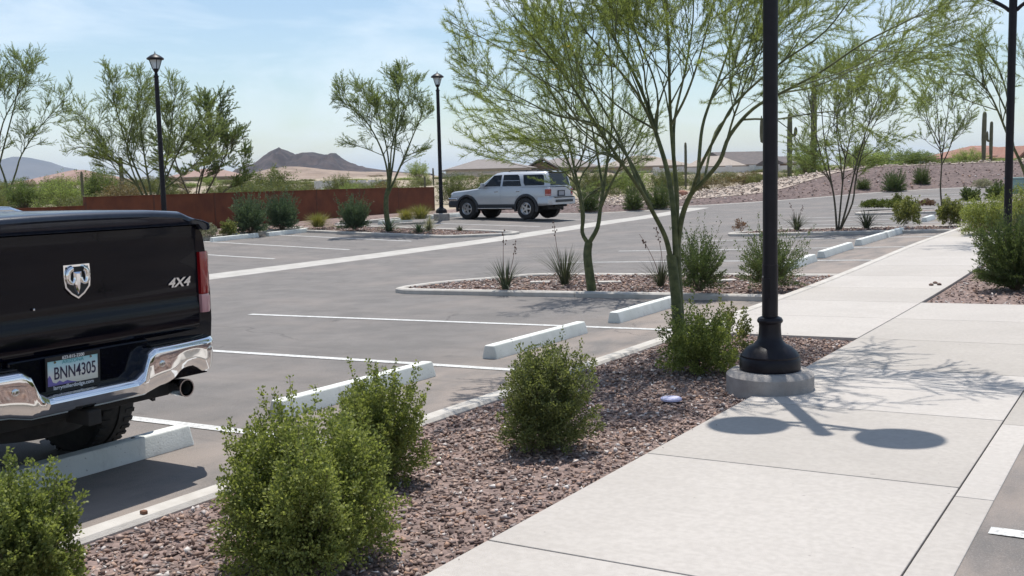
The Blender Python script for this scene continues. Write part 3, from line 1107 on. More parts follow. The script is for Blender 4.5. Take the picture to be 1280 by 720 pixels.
px_shrub('shrub', 'reddish low shrub at the end of the third island', 'shrub', 1158, 257, 20, 8, L_DRY, n_stems=60, leaves=25, ll=0.045, lw=0.03)
for px, w, lab in ((1095, 38, 'left mat of low green ground cover on the third island'), (1124, 34, 'right mat of low green ground cover on the third island')):
    px_shrub('ground_cover_plant', lab, 'ground cover plant', px, 259, w, 9, L_COVER, n_stems=150, leaves=40, ll=0.05, lw=0.03)
px_shrub('shrub', 'thin pale upright shrub behind the green ground cover', 'shrub', 1121, 253, 13, 13, L_SCRUB, n_stems=40, leaves=25, ll=0.05, lw=0.03)

# bed along the rusted fence
G2 = 'silver green shrubs in front of the rusted fence'
px_shrub('shrub', 'bigger left one of two silver green shrubs against the rusted fence', 'shrub', 313, 291, 46, 46, L_BLUE, n_stems=230, leaves=60, ll=0.055, lw=0.020, spike=0.30, n_spikes=70, group=G2, tight=True)
px_shrub('shrub', 'right one of two silver green shrubs against the rusted fence', 'shrub', 353, 287, 42, 46, L_BLUE, n_stems=230, leaves=60, ll=0.055, lw=0.020, spike=0.30, n_spikes=70, group=G2, tight=True)
px_shrub('shrub', 'silver green shrub standing alone right of the golden grass', 'shrub', 443, 287, 36, 40, L_BLUE, n_stems=220, leaves=60, ll=0.055, lw=0.020, spike=0.30, n_spikes=60, group=G2, tight=True)
px_shrub('shrub', 'small pale straggly shrub at the tail lamp side of the pickup', 'shrub', 261, 296, 24, 17, L_SILVER, n_stems=70, leaves=30, ll=0.045, lw=0.025, open_=0.3)
px_shrub('shrub', 'small round olive shrub left of the silver green pair', 'shrub', 287, 294, 20, 20, L_SHRUB2, n_stems=110, leaves=40, ll=0.04, lw=0.022)


def blades(n, h, spread, width, seg=5, arch=0.5, base=0.05):
    """n narrow arching leaves from one crown, each a V-folded strip."""
    Vs, Fs, off = [], [], 0
    for k in range(n):
        az = rng.uniform(0, 2 * np.pi)
        lean = abs(rng.normal(0, 0.55)) + 0.1
        L = h * rng.uniform(0.75, 1.15) * (1 + 0.35 * min(lean, 1.2))
        t = np.linspace(0, 1, seg + 1)
        ang = np.minimum(lean * (0.5 + t * (0.7 + arch)) * spread, 2.1)
        dr = np.cumsum(np.r_[0, np.sin(ang[1:])]) * L / seg
        dz = np.cumsum(np.r_[0, np.cos(ang[1:])]) * L / seg
        c = np.array([math.cos(az), math.sin(az)])
        b0 = rng.uniform(0, base)
        side = np.array([-c[1], c[0]])
        wv = width * (1 - t ** 2.2) * rng.uniform(0.7, 1.2) + 0.0006
        X = (b0 + dr)[:, None] * c + rng.normal(0, 0.002, 2)
        z = np.maximum(dz, 0.005)
        Lf = np.c_[X + side * wv[:, None] / 2, z + wv * 0.3]
        Md = np.c_[X, z]
        Rt = np.c_[X - side * wv[:, None] / 2, z + wv * 0.3]
        V = np.stack([Lf, Md, Rt], 1).reshape(-1, 3)
        f = []
        for i in range(seg):
            a = i * 3
            f += [(a, a + 1, a + 4, a + 3), (a + 1, a + 2, a + 5, a + 4)]
        Vs.append(V)
        Fs.append(np.array(f) + off)
        off += len(V)
    return np.concatenate(Vs), np.concatenate(Fs)


def rosette(name, label, cat, px, py, hpx, leafm, n=80, spread=1.0, width=0.012, stalks=(), dz=-0.05, base=0.06, arch=0.5, group=None, fn=None):
    p, z = at(px, py, dz, fn)
    h = hpx * z / F_PX
    t = thing(name, label, cat, p, 0, group)
    V, F = blades(n, h, spread, width, arch=arch, base=base)
    from_arrays('leaves', V, F, leafm, t, kind='stuff')
    for (dx, hh, bend) in stalks:
        s = z / F_PX
        q = np.linspace(0, 1, 9)
        side = np.array([math.cos(YAW), math.sin(YAW)])
        pts = np.c_[(dx * s * q ** 1.3 + bend * s * np.sin(q * 3.1))[:, None] * side, hh * s * q]
        mb_ = MB().tube(pts, np.linspace(0.007, 0.003, 9), 5)
        mb_.build('flower_stalk', M_STALK, t, smooth=40, fix=False)
        pod = MB()
        for k in range(9):
            u = rng.uniform(0.72, 1.0)
            c = np.array([np.interp(u, q, pts[:, j]) for j in range(3)]) + rng.normal(0, 0.018, 3)
            pod.lathe([(0.002, -0.014), (0.011, -0.005), (0.011, 0.006), (0.002, 0.014)], c, 6)
        pod.build('seed_pods', M_POD, t, fix=False, kind='stuff')
    return t


M_STALK = mat('dry_flower_stalk', (0.17, 0.10, 0.075), (0.24, 0.15, 0.11), 0.8, 30)
M_POD = mat('seed_pod', (0.09, 0.055, 0.045), (0.15, 0.09, 0.07), 0.8, 30)
rosette('red_yucca', 'spiky grass like plant with two dry flower stalks in the near island', 'yucca', 632, 362, 36, L_BLADE, n=95, spread=0.95, width=0.013, stalks=((0, 76, -2), (14, 62, 3)))
rosette('red_yucca', 'bushiest spiky plant with one tall flower stalk left of the forked tree', 'yucca', 706, 356, 44, L_BLADE, n=130, spread=0.95, width=0.013, stalks=((-12, 78, -3),))
rosette('red_yucca', 'spiky plant half hidden behind the thick tree trunk', 'yucca', 826, 358, 34, L_BLADE, n=80, spread=0.95, width=0.013, stalks=((-6, 74, 4), (-26, 66, 2)))
rosette('red_yucca', 'spiky plant with thin stalks left of the many stemmed tree', 'yucca', 996, 288, 21, L_BLADE, n=90, spread=1.0, width=0.02, stalks=((-9, 34, 1), (8, 30, -1)))
rosette('red_yucca', 'spiky plant right of the many stemmed tree in the second island', 'yucca', 1083, 286, 22, L_BLADE, n=90, spread=1.0, width=0.02)
rosette('agave', 'pale spiky agave at the foot of the tree in the far peninsula', 'agave', 486, 289, 16, L_BLUE, n=60, spread=1.25, width=0.035, base=0.1)
rosette('agave', 'dark spiky agave, left one of the pair in the far peninsula', 'agave', 524, 291, 14, L_BLUE, n=50, spread=1.25, width=0.035, base=0.1)
rosette('agave', 'tan tipped spiky agave, right one of the pair in the far peninsula', 'agave', 536, 288, 18, L_SILVER, n=50, spread=1.1, width=0.035, base=0.1)
rosette('agave', 'tiny dark rosette near the nose of the far peninsula', 'agave', 575, 289, 7, L_BLADE, n=36, spread=1.1, width=0.03, base=0.06)
G3 = 'golden clump grasses along the rusted fence'
rosette('clump_grass', 'golden clump of grass between silver green shrubs by the rusted fence', 'grass clump', 398, 284, 18, L_GRASS, n=420, spread=1.05, width=0.012, group=G3, base=0.18, dz=0.0)
rosette('clump_grass', 'left one of two touching golden grass clumps at the fence end', 'grass clump', 508, 275, 14, L_GRASS, n=360, spread=1.1, width=0.013, group=G3, base=0.2, dz=0.0)
rosette('clump_grass', 'right and taller one of two touching golden grass clumps at the fence end', 'grass clump', 526, 274, 18, L_GRASS, n=360, spread=1.0, width=0.013, group=G3, base=0.2, dz=0.0)


# ------------------------------------------------------------------ trees
VR = np.array([math.cos(YAW), math.sin(YAW), 0.0])       # across the view
VD = np.array([-math.sin(YAW), math.cos(YAW), 0.0])      # away from the viewer


class Tree:
    """Palo-verde habit: smooth green limbs that fork upward, wiry twigs set with short fine leaves."""
    def __init__(self, seed):
        self.r = np.random.default_rng(seed)
        self.wood, self.twig = [], []
        self.big = 0.012
        self.LP, self.LD = [], []

    def twig_leaves(self, pts, n, spread):
        r = self.r
        m_ = len(pts)
        u = r.uniform(0.08, 1, n) * (m_ - 1)
        i = np.minimum(u.astype(int), m_ - 2)
        q = pts[i] + (pts[i + 1] - pts[i]) * (u - i)[:, None]
        t = pts[i + 1] - pts[i]
        t /= np.linalg.norm(t, axis=1)[:, None] + 1e-9
        s = r.normal(size=(n, 3))
        s -= (s * t).sum(1)[:, None] * t
        s /= np.linalg.norm(s, axis=1)[:, None] + 1e-9
        self.LP.append(q)
        self.LD.append(t * 0.75 + s * spread + np.array([0, 0, 0.12]))

    def grow(self, p, d, L, rad, level, maxl, P):
        r = self.r
        seg = max(3, int(L / P['seg']))
        pts = [np.array(p, float)]
        d = np.array(d, float)
        d /= np.linalg.norm(d)
        for k in range(seg):
            d = d + r.normal(0, P['wob'], 3) + np.array([0, 0, P['up'] if level < maxl else P['uptip']])
            d /= np.linalg.norm(d)
            if pts[-1][2] + d[2] * L / seg < P.get('zmin', -9):
                d[2] = abs(d[2]) * 0.5 + 0.15
                d /= np.linalg.norm(d)
            pts.append(pts[-1] + d * L / seg)
        pts = np.array(pts)
        if 'xlim' in P:
            u = pts @ VR
            bad = np.nonzero((u < P['xlim'][0]) | (u > P['xlim'][1]) | (pts @ VD < P.get('dmin', -99)))[0]
            if len(bad):
                pts = pts[:bad[0]]
            if len(pts) < 3:
                return
        self.limb(pts, rad, level, maxl, P)

    def limb(self, pts, rad, level, maxl, P, r_end=None):
        r = self.r
        L = np.linalg.norm(np.diff(pts, axis=0), axis=1).sum()
        rads = np.linspace(rad, r_end if r_end is not None else max(rad * 0.42, P['rmin']), len(pts))
        (self.wood if level < maxl else self.twig).append((pts, rads))
        if level >= maxl:
            self.twig_leaves(pts, max(3, int(P['leaves'] * L)), P['lspread'])
            return
        if level == maxl - 1:
            self.twig_leaves(pts[len(pts) // 2:], max(2, int(P['leaves'] * 0.5 * L)), P['lspread'])
        nc = max(2, int(P['kids'][level] * L))
        for c in range(nc):
            u = r.uniform(P['start'][level], 1.0) if c else 1.0
            x = u * (len(pts) - 1)
            i = min(int(x), len(pts) - 2)
            q = pts[i] + (pts[i + 1] - pts[i]) * (x - i)
            t = pts[i + 1] - pts[i]
            t /= np.linalg.norm(t) + 1e-9
            s = r.normal(size=3)
            s -= s.dot(t) * t
            s /= np.linalg.norm(s) + 1e-9
            a = r.uniform(*P['ang'])
            nd = t * math.cos(a) + s * math.sin(a)
            rr = np.interp(x, range(len(pts)), rads)
            self.grow(q, nd, P['len'][level] * r.uniform(0.6, 1.25) * (1.15 - 0.4 * u), max(rr * 0.6, P['rmin']), level + 1, maxl, P)

    def finish(self, root, leafm, barkm, ll, lw, trunk_sides=7, leaf_up=0.3):
        mbw = MB()
        for q_, r_ in self.wood:
            mbw.tube(q_, r_, trunk_sides if r_[0] > self.big else 4, cap=False)
        mbw.build('trunk', barkm, root, smooth=60, fix=False)
        if self.twig:
            tubes_np(self.twig, 3).build('twigs', barkm, root, fix=False, kind='stuff')
        LP, LD = np.concatenate(self.LP), np.concatenate(self.LD)
        n = len(LP)
        V, F = leaf_tris(LP, LD, ll * self.r.uniform(0.6, 1.35, n), lw * self.r.uniform(0.7, 1.3, n), up=leaf_up)
        from_arrays('crown', V, F, leafm, root, kind='stuff')
        return n




def limb_px(root_px, root_z, base, pts, smooth_n=4, rdepth=None):
    """Limb polyline measured against its tree's own scale: points are (px, py, depth offset in m)."""
    s = root_z / F_PX
    out = []
    for (x, y, dd) in pts:
        k = (root_z + dd) / root_z
        out.append(VR * (x - root_px[0]) * s * k + VD * dd + np.array([0, 0, (root_px[1] - y) * s * k]))
    out = np.array(out)
    n = len(out)
    u = np.linspace(0, n - 1, (n - 1) * smooth_n + 1)
    i = np.clip(u.astype(int), 0, n - 2)
    f = (u - i)[:, None]
    ext = np.r_[[2 * out[0] - out[1]], out, [2 * out[-1] - out[-2]]]
    a, b, c, d = ext[i], ext[i + 1], ext[i + 2], ext[i + 3]
    return 0.5 * ((2 * b) + (-a + c) * f + (2 * a - 5 * b + 4 * c - d) * f ** 2 + (-a + 3 * b - 3 * c + d) * f ** 3)


# the big tree by the lamp post
def big_tree():
    rp = (850, 458)
    p, z = at(*rp, dz=-0.03)
    root = thing('palo_verde_tree', 'big many limbed green barked tree beside the tall lamp post, crown past the top edge', 'tree', p)
    T = Tree(3)
    P = dict(seg=0.10, wob=0.09, up=0.03, uptip=0.012, leaves=320, kids=[3.4, 6.4, 12.5], start=[0.42, 0.2, 0.12], len=[0.82, 0.66, 0.46], ang=(0.30, 0.85), rmin=0.0016, lspread=0.85, zmin=1.68, xlim=(-1.84, 2.15), dmin=-0.98)
    def L(pts, r0, r1, lvl=0):
        T.limb(limb_px(rp, z, p, pts), r0 * 0.84, lvl, 3, P, r1 * 0.8)
    T.wood.append((limb_px(rp, z, p, [(850, 462, 0), (848, 420, 0), (846, 375, 0), (842, 335, 0), (840, 318, 0)]), np.linspace(0.046, 0.040, 17)))
    T.wood.append((limb_px(rp, z, p, [(852, 462, 0.02), (852, 420, 0.02), (850, 375, 0.03), (848, 330, 0.03), (848, 300, 0.03)]), np.linspace(0.038, 0.033, 17)))
    L([(840, 325, 0), (832, 295, -0.05), (815, 262, -0.15), (795, 228, -0.3), (768, 190, -0.5), (735, 140, -0.6), (700.2, 85, -0.7), (660.6, 35, -0.8), (630.9, 0, -0.8)], 0.026, 0.006)
    L([(815, 262, -0.15), (800, 222, -0.1), (780, 185, 0.0), (755, 160, 0.1), (706.8, 150, 0.2), (673.8, 135, 0.3), (640.8, 118, 0.35)], 0.018, 0.004)
    L([(768, 190, -0.5), (742, 172, -0.6), (710.1, 185, -0.7), (683.7, 190, -0.75), (647.4, 182, -0.8)], 0.010, 0.003, 1)
    L([(846, 320, 0), (843, 260, 0), (838, 215, 0.1), (828, 175, 0.2), (820, 145, 0.25), (800, 95, 0.4), (770, 40, 0.6), (740, -30, 0.8)], 0.030, 0.007)
    L([(828, 175, 0.2), (800, 120, 0.0), (760, 70, -0.2), (716.7, 15, -0.4), (700.2, -40, -0.5)], 0.015, 0.005)
    L([(847, 300, 0.03), (850, 250, 0.1), (848, 205, 0.15), (846, 165, 0.2), (842, 110, 0.1), (838, 50, 0.0), (830, -40, -0.1)], 0.026, 0.007)
    L([(848, 205, 0.15), (853, 160, 0.3), (870, 110, 0.5), (885, 50, 0.7), (890, -40, 0.9)], 0.016, 0.005)
    L([(848, 318, 0.03), (853, 275, 0.0), (862, 242, -0.1), (876, 222, -0.2), (893, 195, -0.3), (905, 165, -0.3), (932, 132, -0.35), (965, 112, -0.4), (1010, 85, -0.5), (1060, 48, -0.6), (1120, 15, -0.7)], 0.029, 0.006)
    L([(870, 228, -0.15), (874, 200, -0.05), (882, 165, 0.1), (895, 135, 0.2), (915, 95, 0.35), (935, 45, 0.5), (960, -30, 0.6)], 0.020, 0.006)
    L([(862, 242, -0.1), (870, 200, -0.3), (888, 150, -0.5), (905, 115, -0.6), (950, 65, -0.8), (1000, 20, -1.0), (1040, -40, -1.1)], 0.017, 0.005)
    L([(965, 112, -0.4), (1010, 108, -0.3), (1060, 92, -0.2), (1110, 80, -0.1), (1150, 62, 0.0)], 0.009, 0.003, 1)
    L([(895, 135, 0.2), (925, 110, 0.5), (970, 95, 0.8), (1020, 60, 1.1), (1075, 30, 1.3)], 0.012, 0.004, 1)
    L([(828, 175, 0.2), (836, 130, 0.5), (822, 80, 0.8), (800, 20, 1.0), (790, -40, 1.1)], 0.014, 0.004)
    L([(846, 165, 0.2), (858, 120, -0.1), (868, 60, -0.4), (880, -30, -0.7)], 0.014, 0.004)
    L([(795, 228, -0.3), (775, 170, -0.1), (742, 105, 0.1), (720, 50, 0.2), (706.8, -20, 0.3)], 0.014, 0.004)
    L([(735, 140, -0.6), (706.8, 125, -0.8), (677.1, 85, -1.0), (644.1, 60, -1.1), (617.7, 40, -1.1)], 0.010, 0.003, 1)
    L([(876, 222, -0.2), (900, 175, 0.2), (930, 150, 0.5), (960, 70, 0.8), (985, 10, 1.0)], 0.013, 0.004)
    n = T.finish(root, L_TREE, M_BARK, 0.044, 0.0038, 8)
    fl = MB()
    for (x, y) in ((697, 42), (680, 69), (644, 46)):
        c = limb_px(rp, z, p, [(x, y, -0.7), (x, y - 1, -0.7)])[0]
        for k in range(5):
            a = k * 1.257
            d = np.array([math.cos(a), math.sin(a), 0.3]) * 0.03
            fl.add([c, c + d + np.array([0, 0, 0.008]), c + d * 1.3, c + np.array([-d[1], d[0], 0.01]) * 0.5], [(0, 1, 2, 3)])
    fl.build('flowers', M_FLOWER, root, fix=False, kind='stuff')


M_FLOWER = mat('yellow_petal', (0.75, 0.55, 0.03), None, 0.6)
big_tree()


def px_tree(label, px, py, limbs, P, ll, lw, seed, leafm=None, barkm=None, r0=0.05, dz=-0.04, fn=None, maxl=3, name='palo_verde_tree', sides=6, ylow=None, xspan=None):
    p, z = at(px, py, dz, fn)
    root = thing(name, label, 'tree', p)
    T = Tree(seed)
    s = z / F_PX
    P = dict(P)
    P['len'] = [v * s for v in P['len']]
    P['seg'] = P['seg'] * s
    P['kids'] = [k / s for k in P['kids']]
    P['leaves'] = P['leaves'] / s
    P['rmin'] = P['rmin'] * s
    if ylow is not None:
        P['zmin'] = (py - ylow) * s
    if xspan is not None:
        P['xlim'] = ((xspan[0] - px) * s, (xspan[1] - px) * s)
    for (pts, ra, rb, lvl) in limbs:
        L = limb_px((px, py), z, p, [(x, y, d * s) for (x, y, d) in pts], 3)
        if lvl < 0:
            T.wood.append((L, np.linspace(ra, rb, len(L)) * s))
        else:
            T.limb(L, ra * s * 0.8, lvl, maxl, P, rb * s * 0.8)
    n = T.finish(root, leafm or L_TREEF, barkm or M_BARK, ll * s, lw * s, sides)
    return root


PT = dict(seg=9, wob=0.10, up=0.05, uptip=0.0, leaves=1.8, kids=[0.046, 0.085, 0.16], start=[0.36, 0.2, 0.12], len=[62, 42, 26], ang=(0.3, 0.8), rmin=0.18, lspread=0.8)
# forked tree in the near island
px_tree('green forked tree in the near island between spiky plants', 740, 362, [
    ([(740, 364, 0), (737, 340, 0), (735, 318, 0), (737, 303, 0)], 6.5, 5.2, -1),
    ([(737, 306, 0), (729, 290, 0), (731, 270, 2), (728, 245, 6), (722, 215, 10), (715, 180, 14), (700, 130, 20), (680, 80, 25)], 3.6, 1.0, 0),
    ([(729, 290, 0), (728, 262, -8), (722, 232, -18), (708, 192, -30), (690, 160, -40), (668, 135, -45)], 2.4, 0.8, 0),
    ([(737, 304, 0), (748, 285, 0), (752, 262, 2), (756, 240, 4), (762, 205, 8), (768, 165, 10), (770, 110, 10), (765, 50, 10)], 4.0, 1.0, 0),
    ([(752, 262, 2), (764, 232, -10), (778, 205, -20), (795, 175, -30), (815, 130, -35)], 2.6, 0.8, 0),
    ([(756, 240, 4), (752, 205, 20), (745, 160, 35), (735, 110, 45), (720, 60, 50)], 2.2, 0.8, 0),
], dict(PT, len=[54, 40, 29], leaves=2.0, seg=10), 4.4, 0.45, 21, leafm=L_TREE, ylow=205, xspan=(622, 845))
px_tree('vase shaped tree with thin trunk in front of the rusted fence end', 487, 288, [
    ([(487, 290, 0), (484, 270, 0), (484, 250, 0), (487, 236, 0)], 3.6, 2.8, -1),
    ([(485, 252, 0), (488, 225, -4), (484, 195, -8), (472, 165, -10), (455, 140, -12), (440, 128, -12)], 1.9, 0.5, 0),
    ([(487, 240, 0), (489, 215, 4), (486, 185, 8), (478, 150, 12), (470, 120, 14)], 1.7, 0.5, 0),
    ([(486, 245, 0), (497, 222, 0), (510, 195, -4), (524, 165, -8), (536, 140, -10)], 2.0, 0.5, 0),
    ([(488, 236, 0), (494, 200, 10), (498, 165, 16), (502, 130, 18), (500, 112, 18)], 1.7, 0.5, 0),
    ([(490, 215, 4), (496, 180, -14), (512, 145, -20), (520, 120, -22)], 1.3, 0.4, 0),
    ([(484, 195, -8), (462, 185, -14), (440, 178, -16)], 0.7, 0.35, 1),
], dict(PT, len=[26, 19, 13], leaves=2.7, seg=5, kids=[0.12, 0.22, 0.46], rmin=0.15), 2.1, 0.40, 31, ylow=185, xspan=(424, 548))
px_tree('leaning tree at the left edge with a bare drooping limb', 6, 266, [
    ([(6, 268, 0), (12, 240, 0), (4, 205, 0), (-4, 175, -6), (-12, 140, -8), (-15, 105, -10)], 1.9, 0.5, 0),
    ([(6, 268, 0), (12, 245, 0), (24, 215, 0), (32, 195, 0), (50, 168, 4), (70, 145, 6), (90, 125, 8)], 1.7, 0.4, 0),
    ([(4, 205, 0), (12, 170, 8), (22, 135, 12), (30, 105, 14), (36, 90, 14)], 1.4, 0.4, 0),
    ([(2, 190, 0), (16, 155, -8), (34, 128, -12), (52, 105, -14)], 1.3, 0.4, 0),
    ([(-4, 175, -6), (2, 140, 4), (8, 110, 8), (10, 92, 8)], 1.2, 0.4, 0),
], dict(PT, len=[26, 19, 13], leaves=2.6, seg=5, kids=[0.115, 0.21, 0.44], rmin=0.15), 2.1, 0.40, 41, ylow=185, xspan=(-60, 97))
px_tree('wide many stemmed tree behind the left single lamp post', 192, 284, [
    ([(192, 286, 0), (188, 262, 0), (176, 232, -4), (160, 208, -10), (140, 190, -14), (118, 182, -16), (98, 186, -16)], 2.2, 0.5, 0),
    ([(190, 272, 0), (184, 240, 2), (170, 205, 6), (158, 165, 8), (150, 130, 10), (148, 115, 10)], 2.0, 0.5, 0),
    ([(192, 280, 0), (190, 245, 4), (184, 205, 8), (180, 160, 10), (178, 118, 10)], 2.2, 0.5, 0),
    ([(192, 270, 0), (200, 235, 6), (210, 200, 12), (216, 160, 16), (222, 125, 18)], 2.0, 0.5, 0),
    ([(192, 275, 0), (206, 240, -4), (224, 205, -10), (246, 172, -14), (268, 145, -16)], 2.1, 0.5, 0),
    ([(206, 240, -4), (230, 220, 4), (255, 198, 8), (275, 168, 10)], 1.4, 0.4, 0),
    ([(188, 262, 0), (178, 225, -12), (172, 185, -20), (185, 145, -24), (195, 120, -24)], 1.5, 0.4, 0),
    ([(176, 232, -4), (150, 215, 6), (125, 170, 10), (112, 148, 12)], 1.1, 0.4, 0),
], dict(PT, len=[27, 20, 13], leaves=2.6, seg=5, kids=[0.115, 0.21, 0.44], rmin=0.15), 2.1, 0.40, 51, ylow=195, xspan=(94, 290))
px_tree('darker bushy mesquite tree with loose arching sprays right of the left lamp post', 245, 272, [
    ([(245, 274, 0), (240, 250, 0), (232, 225, -4), (225, 195, -8), (228, 165, -10)], 1.8, 0.5, 0),
    ([(245, 274, 0), (248, 245, 4), (255, 215, 8), (262, 180, 10), (268, 150, 12)], 1.8, 0.5, 0),
    ([(248, 262, 0), (262, 240, -4), (278, 215, -8), (292, 190, -10), (316, 172, -10)], 1.6, 0.4, 0),
    ([(245, 262, 0), (252, 232, -10), (265, 205, -14), (280, 180, -16)], 1.3, 0.4, 0),
    ([(248, 262, 0), (270, 248, 6), (292, 230, 10), (305, 205, 12)], 1.2, 0.4, 0),
], dict(PT, len=[30, 22, 15], leaves=2.4, seg=5, kids=[0.11, 0.2, 0.4], rmin=0.15), 2.4, 0.9, 61, ylow=205, xspan=(200, 318), leafm=L_MESQ, barkm=M_BARKD, name='mesquite_tree', fn=desert, dz=0)
px_tree('many stemmed airy tree on the second island, bare dark stems below', 1048, 287, [
    ([(1046, 288, 0), (1044, 262, 0), (1040, 235, 0), (1030, 210, -3), (1020, 180, -6), (1010, 140, -10), (1004, 110, -12)], 1.9, 0.5, 0),
    ([(1040, 235, 0), (1036, 205, 5), (1032, 170, 10), (1030, 125, 14), (1034, 95, 16)], 1.4, 0.4, 0),
    ([(1048, 288, 0), (1051, 258, 2), (1054, 230, 4), (1058, 200, 6), (1066, 165, 8), (1072, 125, 10), (1078, 95, 12)], 1.7, 0.5, 0),
    ([(1050, 288, 0), (1057, 260, -2), (1064, 225, -4), (1072, 190, -6), (1084, 150, -8), (1098, 115, -8), (1112, 95, -8)], 1.9, 0.5, 0),
    ([(1050, 288, 0), (1066, 255, 3), (1071, 225, 6), (1082, 185, 10), (1100, 150, 12), (1126, 115, 14)], 1.8, 0.5, 0),
    ([(1058, 200, 6), (1050, 165, 12), (1052, 125, 16), (1056, 95, 18)], 1.2, 0.4, 0),
    ([(1054, 230, 4), (1046, 195, -10), (1040, 155, -14), (1046, 115, -16)], 1.2, 0.4, 0),
], dict(PT, len=[40, 28, 18], leaves=2.6, seg=5, kids=[0.065, 0.13, 0.26], rmin=0.16, up=0.07), 3.2, 0.45, 71, ylow=190, barkm=M_BARKD)
px_tree('slim airy tree in front of the gravel berm, right of centre', 1178, 262, [
    ([(1178, 264, 0), (1175, 235, 0), (1176, 205, 0), (1174, 180, 2), (1172, 150, 4), (1168, 118, 6)], 1.5, 0.4, 0),
    ([(1176, 207, 0), (1183, 190, -2), (1190, 170, -4), (1202, 148, -6), (1212, 128, -6)], 1.1, 0.35, 0),
    ([(1175, 190, 0), (1164, 172, -3), (1154, 152, -5), (1147, 130, -6)], 0.9, 0.35, 0),
    ([(1176, 200, 0), (1182, 165, 5), (1186, 140, 8), (1188, 115, 8)], 1.0, 0.35, 0),
    ([(1174, 180, 2), (1160, 150, 6), (1156, 125, 8)], 0.8, 0.35, 0),
], dict(PT, len=[26, 18, 12], leaves=3.4, seg=4, kids=[0.1, 0.17, 0.3], rmin=0.16), 2.6, 0.42, 81, ylow=180, barkm=M_BARKD)
px_tree('feathery tree leaning in from the right edge over the right lamp post', 1296, 300, [
    ([(1296, 302, 0), (1288, 255, 0), (1278, 215, 0), (1264, 185, 0), (1252, 165, -5), (1238, 138, -10), (1222, 112, -14), (1200, 95, -18), (1172, 92, -20)], 3.0, 0.6, 0),
    ([(1264, 185, 0), (1262, 150, 10), (1250, 115, 18), (1236, 85, 22), (1215, 62, 24)], 1.8, 0.5, 0),
    ([(1278, 215, 0), (1290, 165, 10), (1304, 120, 16), (1310, 80, 20), (1318, 30, 22)], 2.2, 0.5, 0),
    ([(1252, 165, -5), (1248, 125, -14), (1230, 85, -24), (1205, 55, -30), (1180, 40, -32)], 1.6, 0.4, 0),
    ([(1290, 165, 10), (1278, 130, -6), (1272, 100, -12)], 1.5, 0.4, 0),
    ([(1238, 138, -10), (1210, 128, -4), (1185, 118, 0), (1160, 122, 2)], 0.9, 0.35, 1),
], dict(PT, len=[42, 32, 22], leaves=1.7, seg=7, kids=[0.055, 0.1, 0.19], rmin=0.16), 3.8, 0.45, 91, ylow=160)

# ------------------------------------------------------------------ wheel stops
def stop_mesh(L):
    prof = [(-0.086, 0.0), (-0.083, 0.022), (-0.054, 0.119), (-0.050, 0.125), (-0.044, 0.128), (0.044, 0.128), (0.050, 0.125), (0.054, 0.119), (0.083, 0.022), (0.086, 0.0)]
    mb_ = MB()
    secs = []
    for y, k, hh in ((-L / 2, 0.93, 0.95), (-L / 2 + 0.012, 1.0, 1.0), (0, 1, 1), (L / 2 - 0.012, 1.0, 1.0), (L / 2, 0.93, 0.95)):
        secs.append([(x * k, y, z * hh) for x, z in prof])
    mb_.loft(secs)
    return mb_.mesh('wheel_stop', 14)


STOPS = {}


def wheel_stop(label, x, y, L=1.83, rz=0.0, group=None, pins=False):
    t = thing('wheel_stop', label, 'wheel stop', (x, y, float(lot_z(x, y)) + 0.002), rz, group)
    # follow the cross fall of the lot
    gx = (float(lot_z(x + 0.3, y)) - float(lot_z(x - 0.3, y))) / 0.6
    gy = (float(lot_z(x, y + 0.8)) - float(lot_z(x, y - 0.8))) / 1.6
    t.rotation_euler = (math.atan(gy), -math.atan(gx), rz)
    key = round(L, 2)
    if key not in STOPS:
        STOPS[key] = stop_mesh(L)
        STOPS[key].materials.append(M_STOP)
    link('block', STOPS[key], t)
    if pins:
        for s in (-1, 1):
            MB().lathe([(0.014, -0.004), (0.014, 0.003), (0.010, 0.006)], (0, s * L * 0.28, 0.126), 10).build('anchor_pin', M_BLACKMETAL, t)
    return t


G4 = 'painted wheel stops along the near row'
wheel_stop('white wheel stop under the back of the pickup', -1.32, 3.58, group=G4, pins=True)
wheel_stop('white wheel stop partly hidden behind the two front shrubs', -1.32, 6.24, group=G4, pins=True)
wheel_stop('white wheel stop behind the rounded double domed shrub', -1.31, 9.02, group=G4, pins=True)
wheel_stop('white wheel stop behind the thick green tree trunk', -1.33, 11.68, group=G4, pins=True)
G5 = 'wheel stops along the walk past the island'
wheel_stop('wheel stop half hidden by the shrub behind the tall lamp post', -1.28, 17.65, 1.9, group=G5)
wheel_stop('second wheel stop past the island, between two stall lines', -1.30, 20.2, 2.05, group=G5)
wheel_stop('third wheel stop past the island', -1.34, 23.15, 2.2, group=G5)
wheel_stop('farthest wheel stop of the walk side row, beside the leafy shrub', -1.34, 25.3, 1.75, group=G5)
G6 = 'wheel stops before the rusted fence'
wheel_stop('long grey wheel stop in front of the bigger silver green shrub', -19.75, 22.05, group=G6)
wheel_stop('grey wheel stop in front of the golden grass by the fence', -19.65, 24.15, 1.7, group=G6)
wheel_stop('wheel stop across the peninsula, below the two golden grass clumps', -19.6, 29.6, group=G6)
wheel_stop('wheel stop at the front bumper of the silver car', -19.75, 32.9, group=G6)
wheel_stop('dark shaded wheel stop glimpsed left of the leafy shrub in the far row', -1.7, 31.4, 1.2)

# ------------------------------------------------------------------ lamp posts
M_GLASS = mat('frosted_lamp_glass', (0.72, 0.78, 0.80), None, 0.35)
M_GLASS.node_tree.nodes['Principled BSDF'].inputs['Transmission Weight'].default_value = 0.45


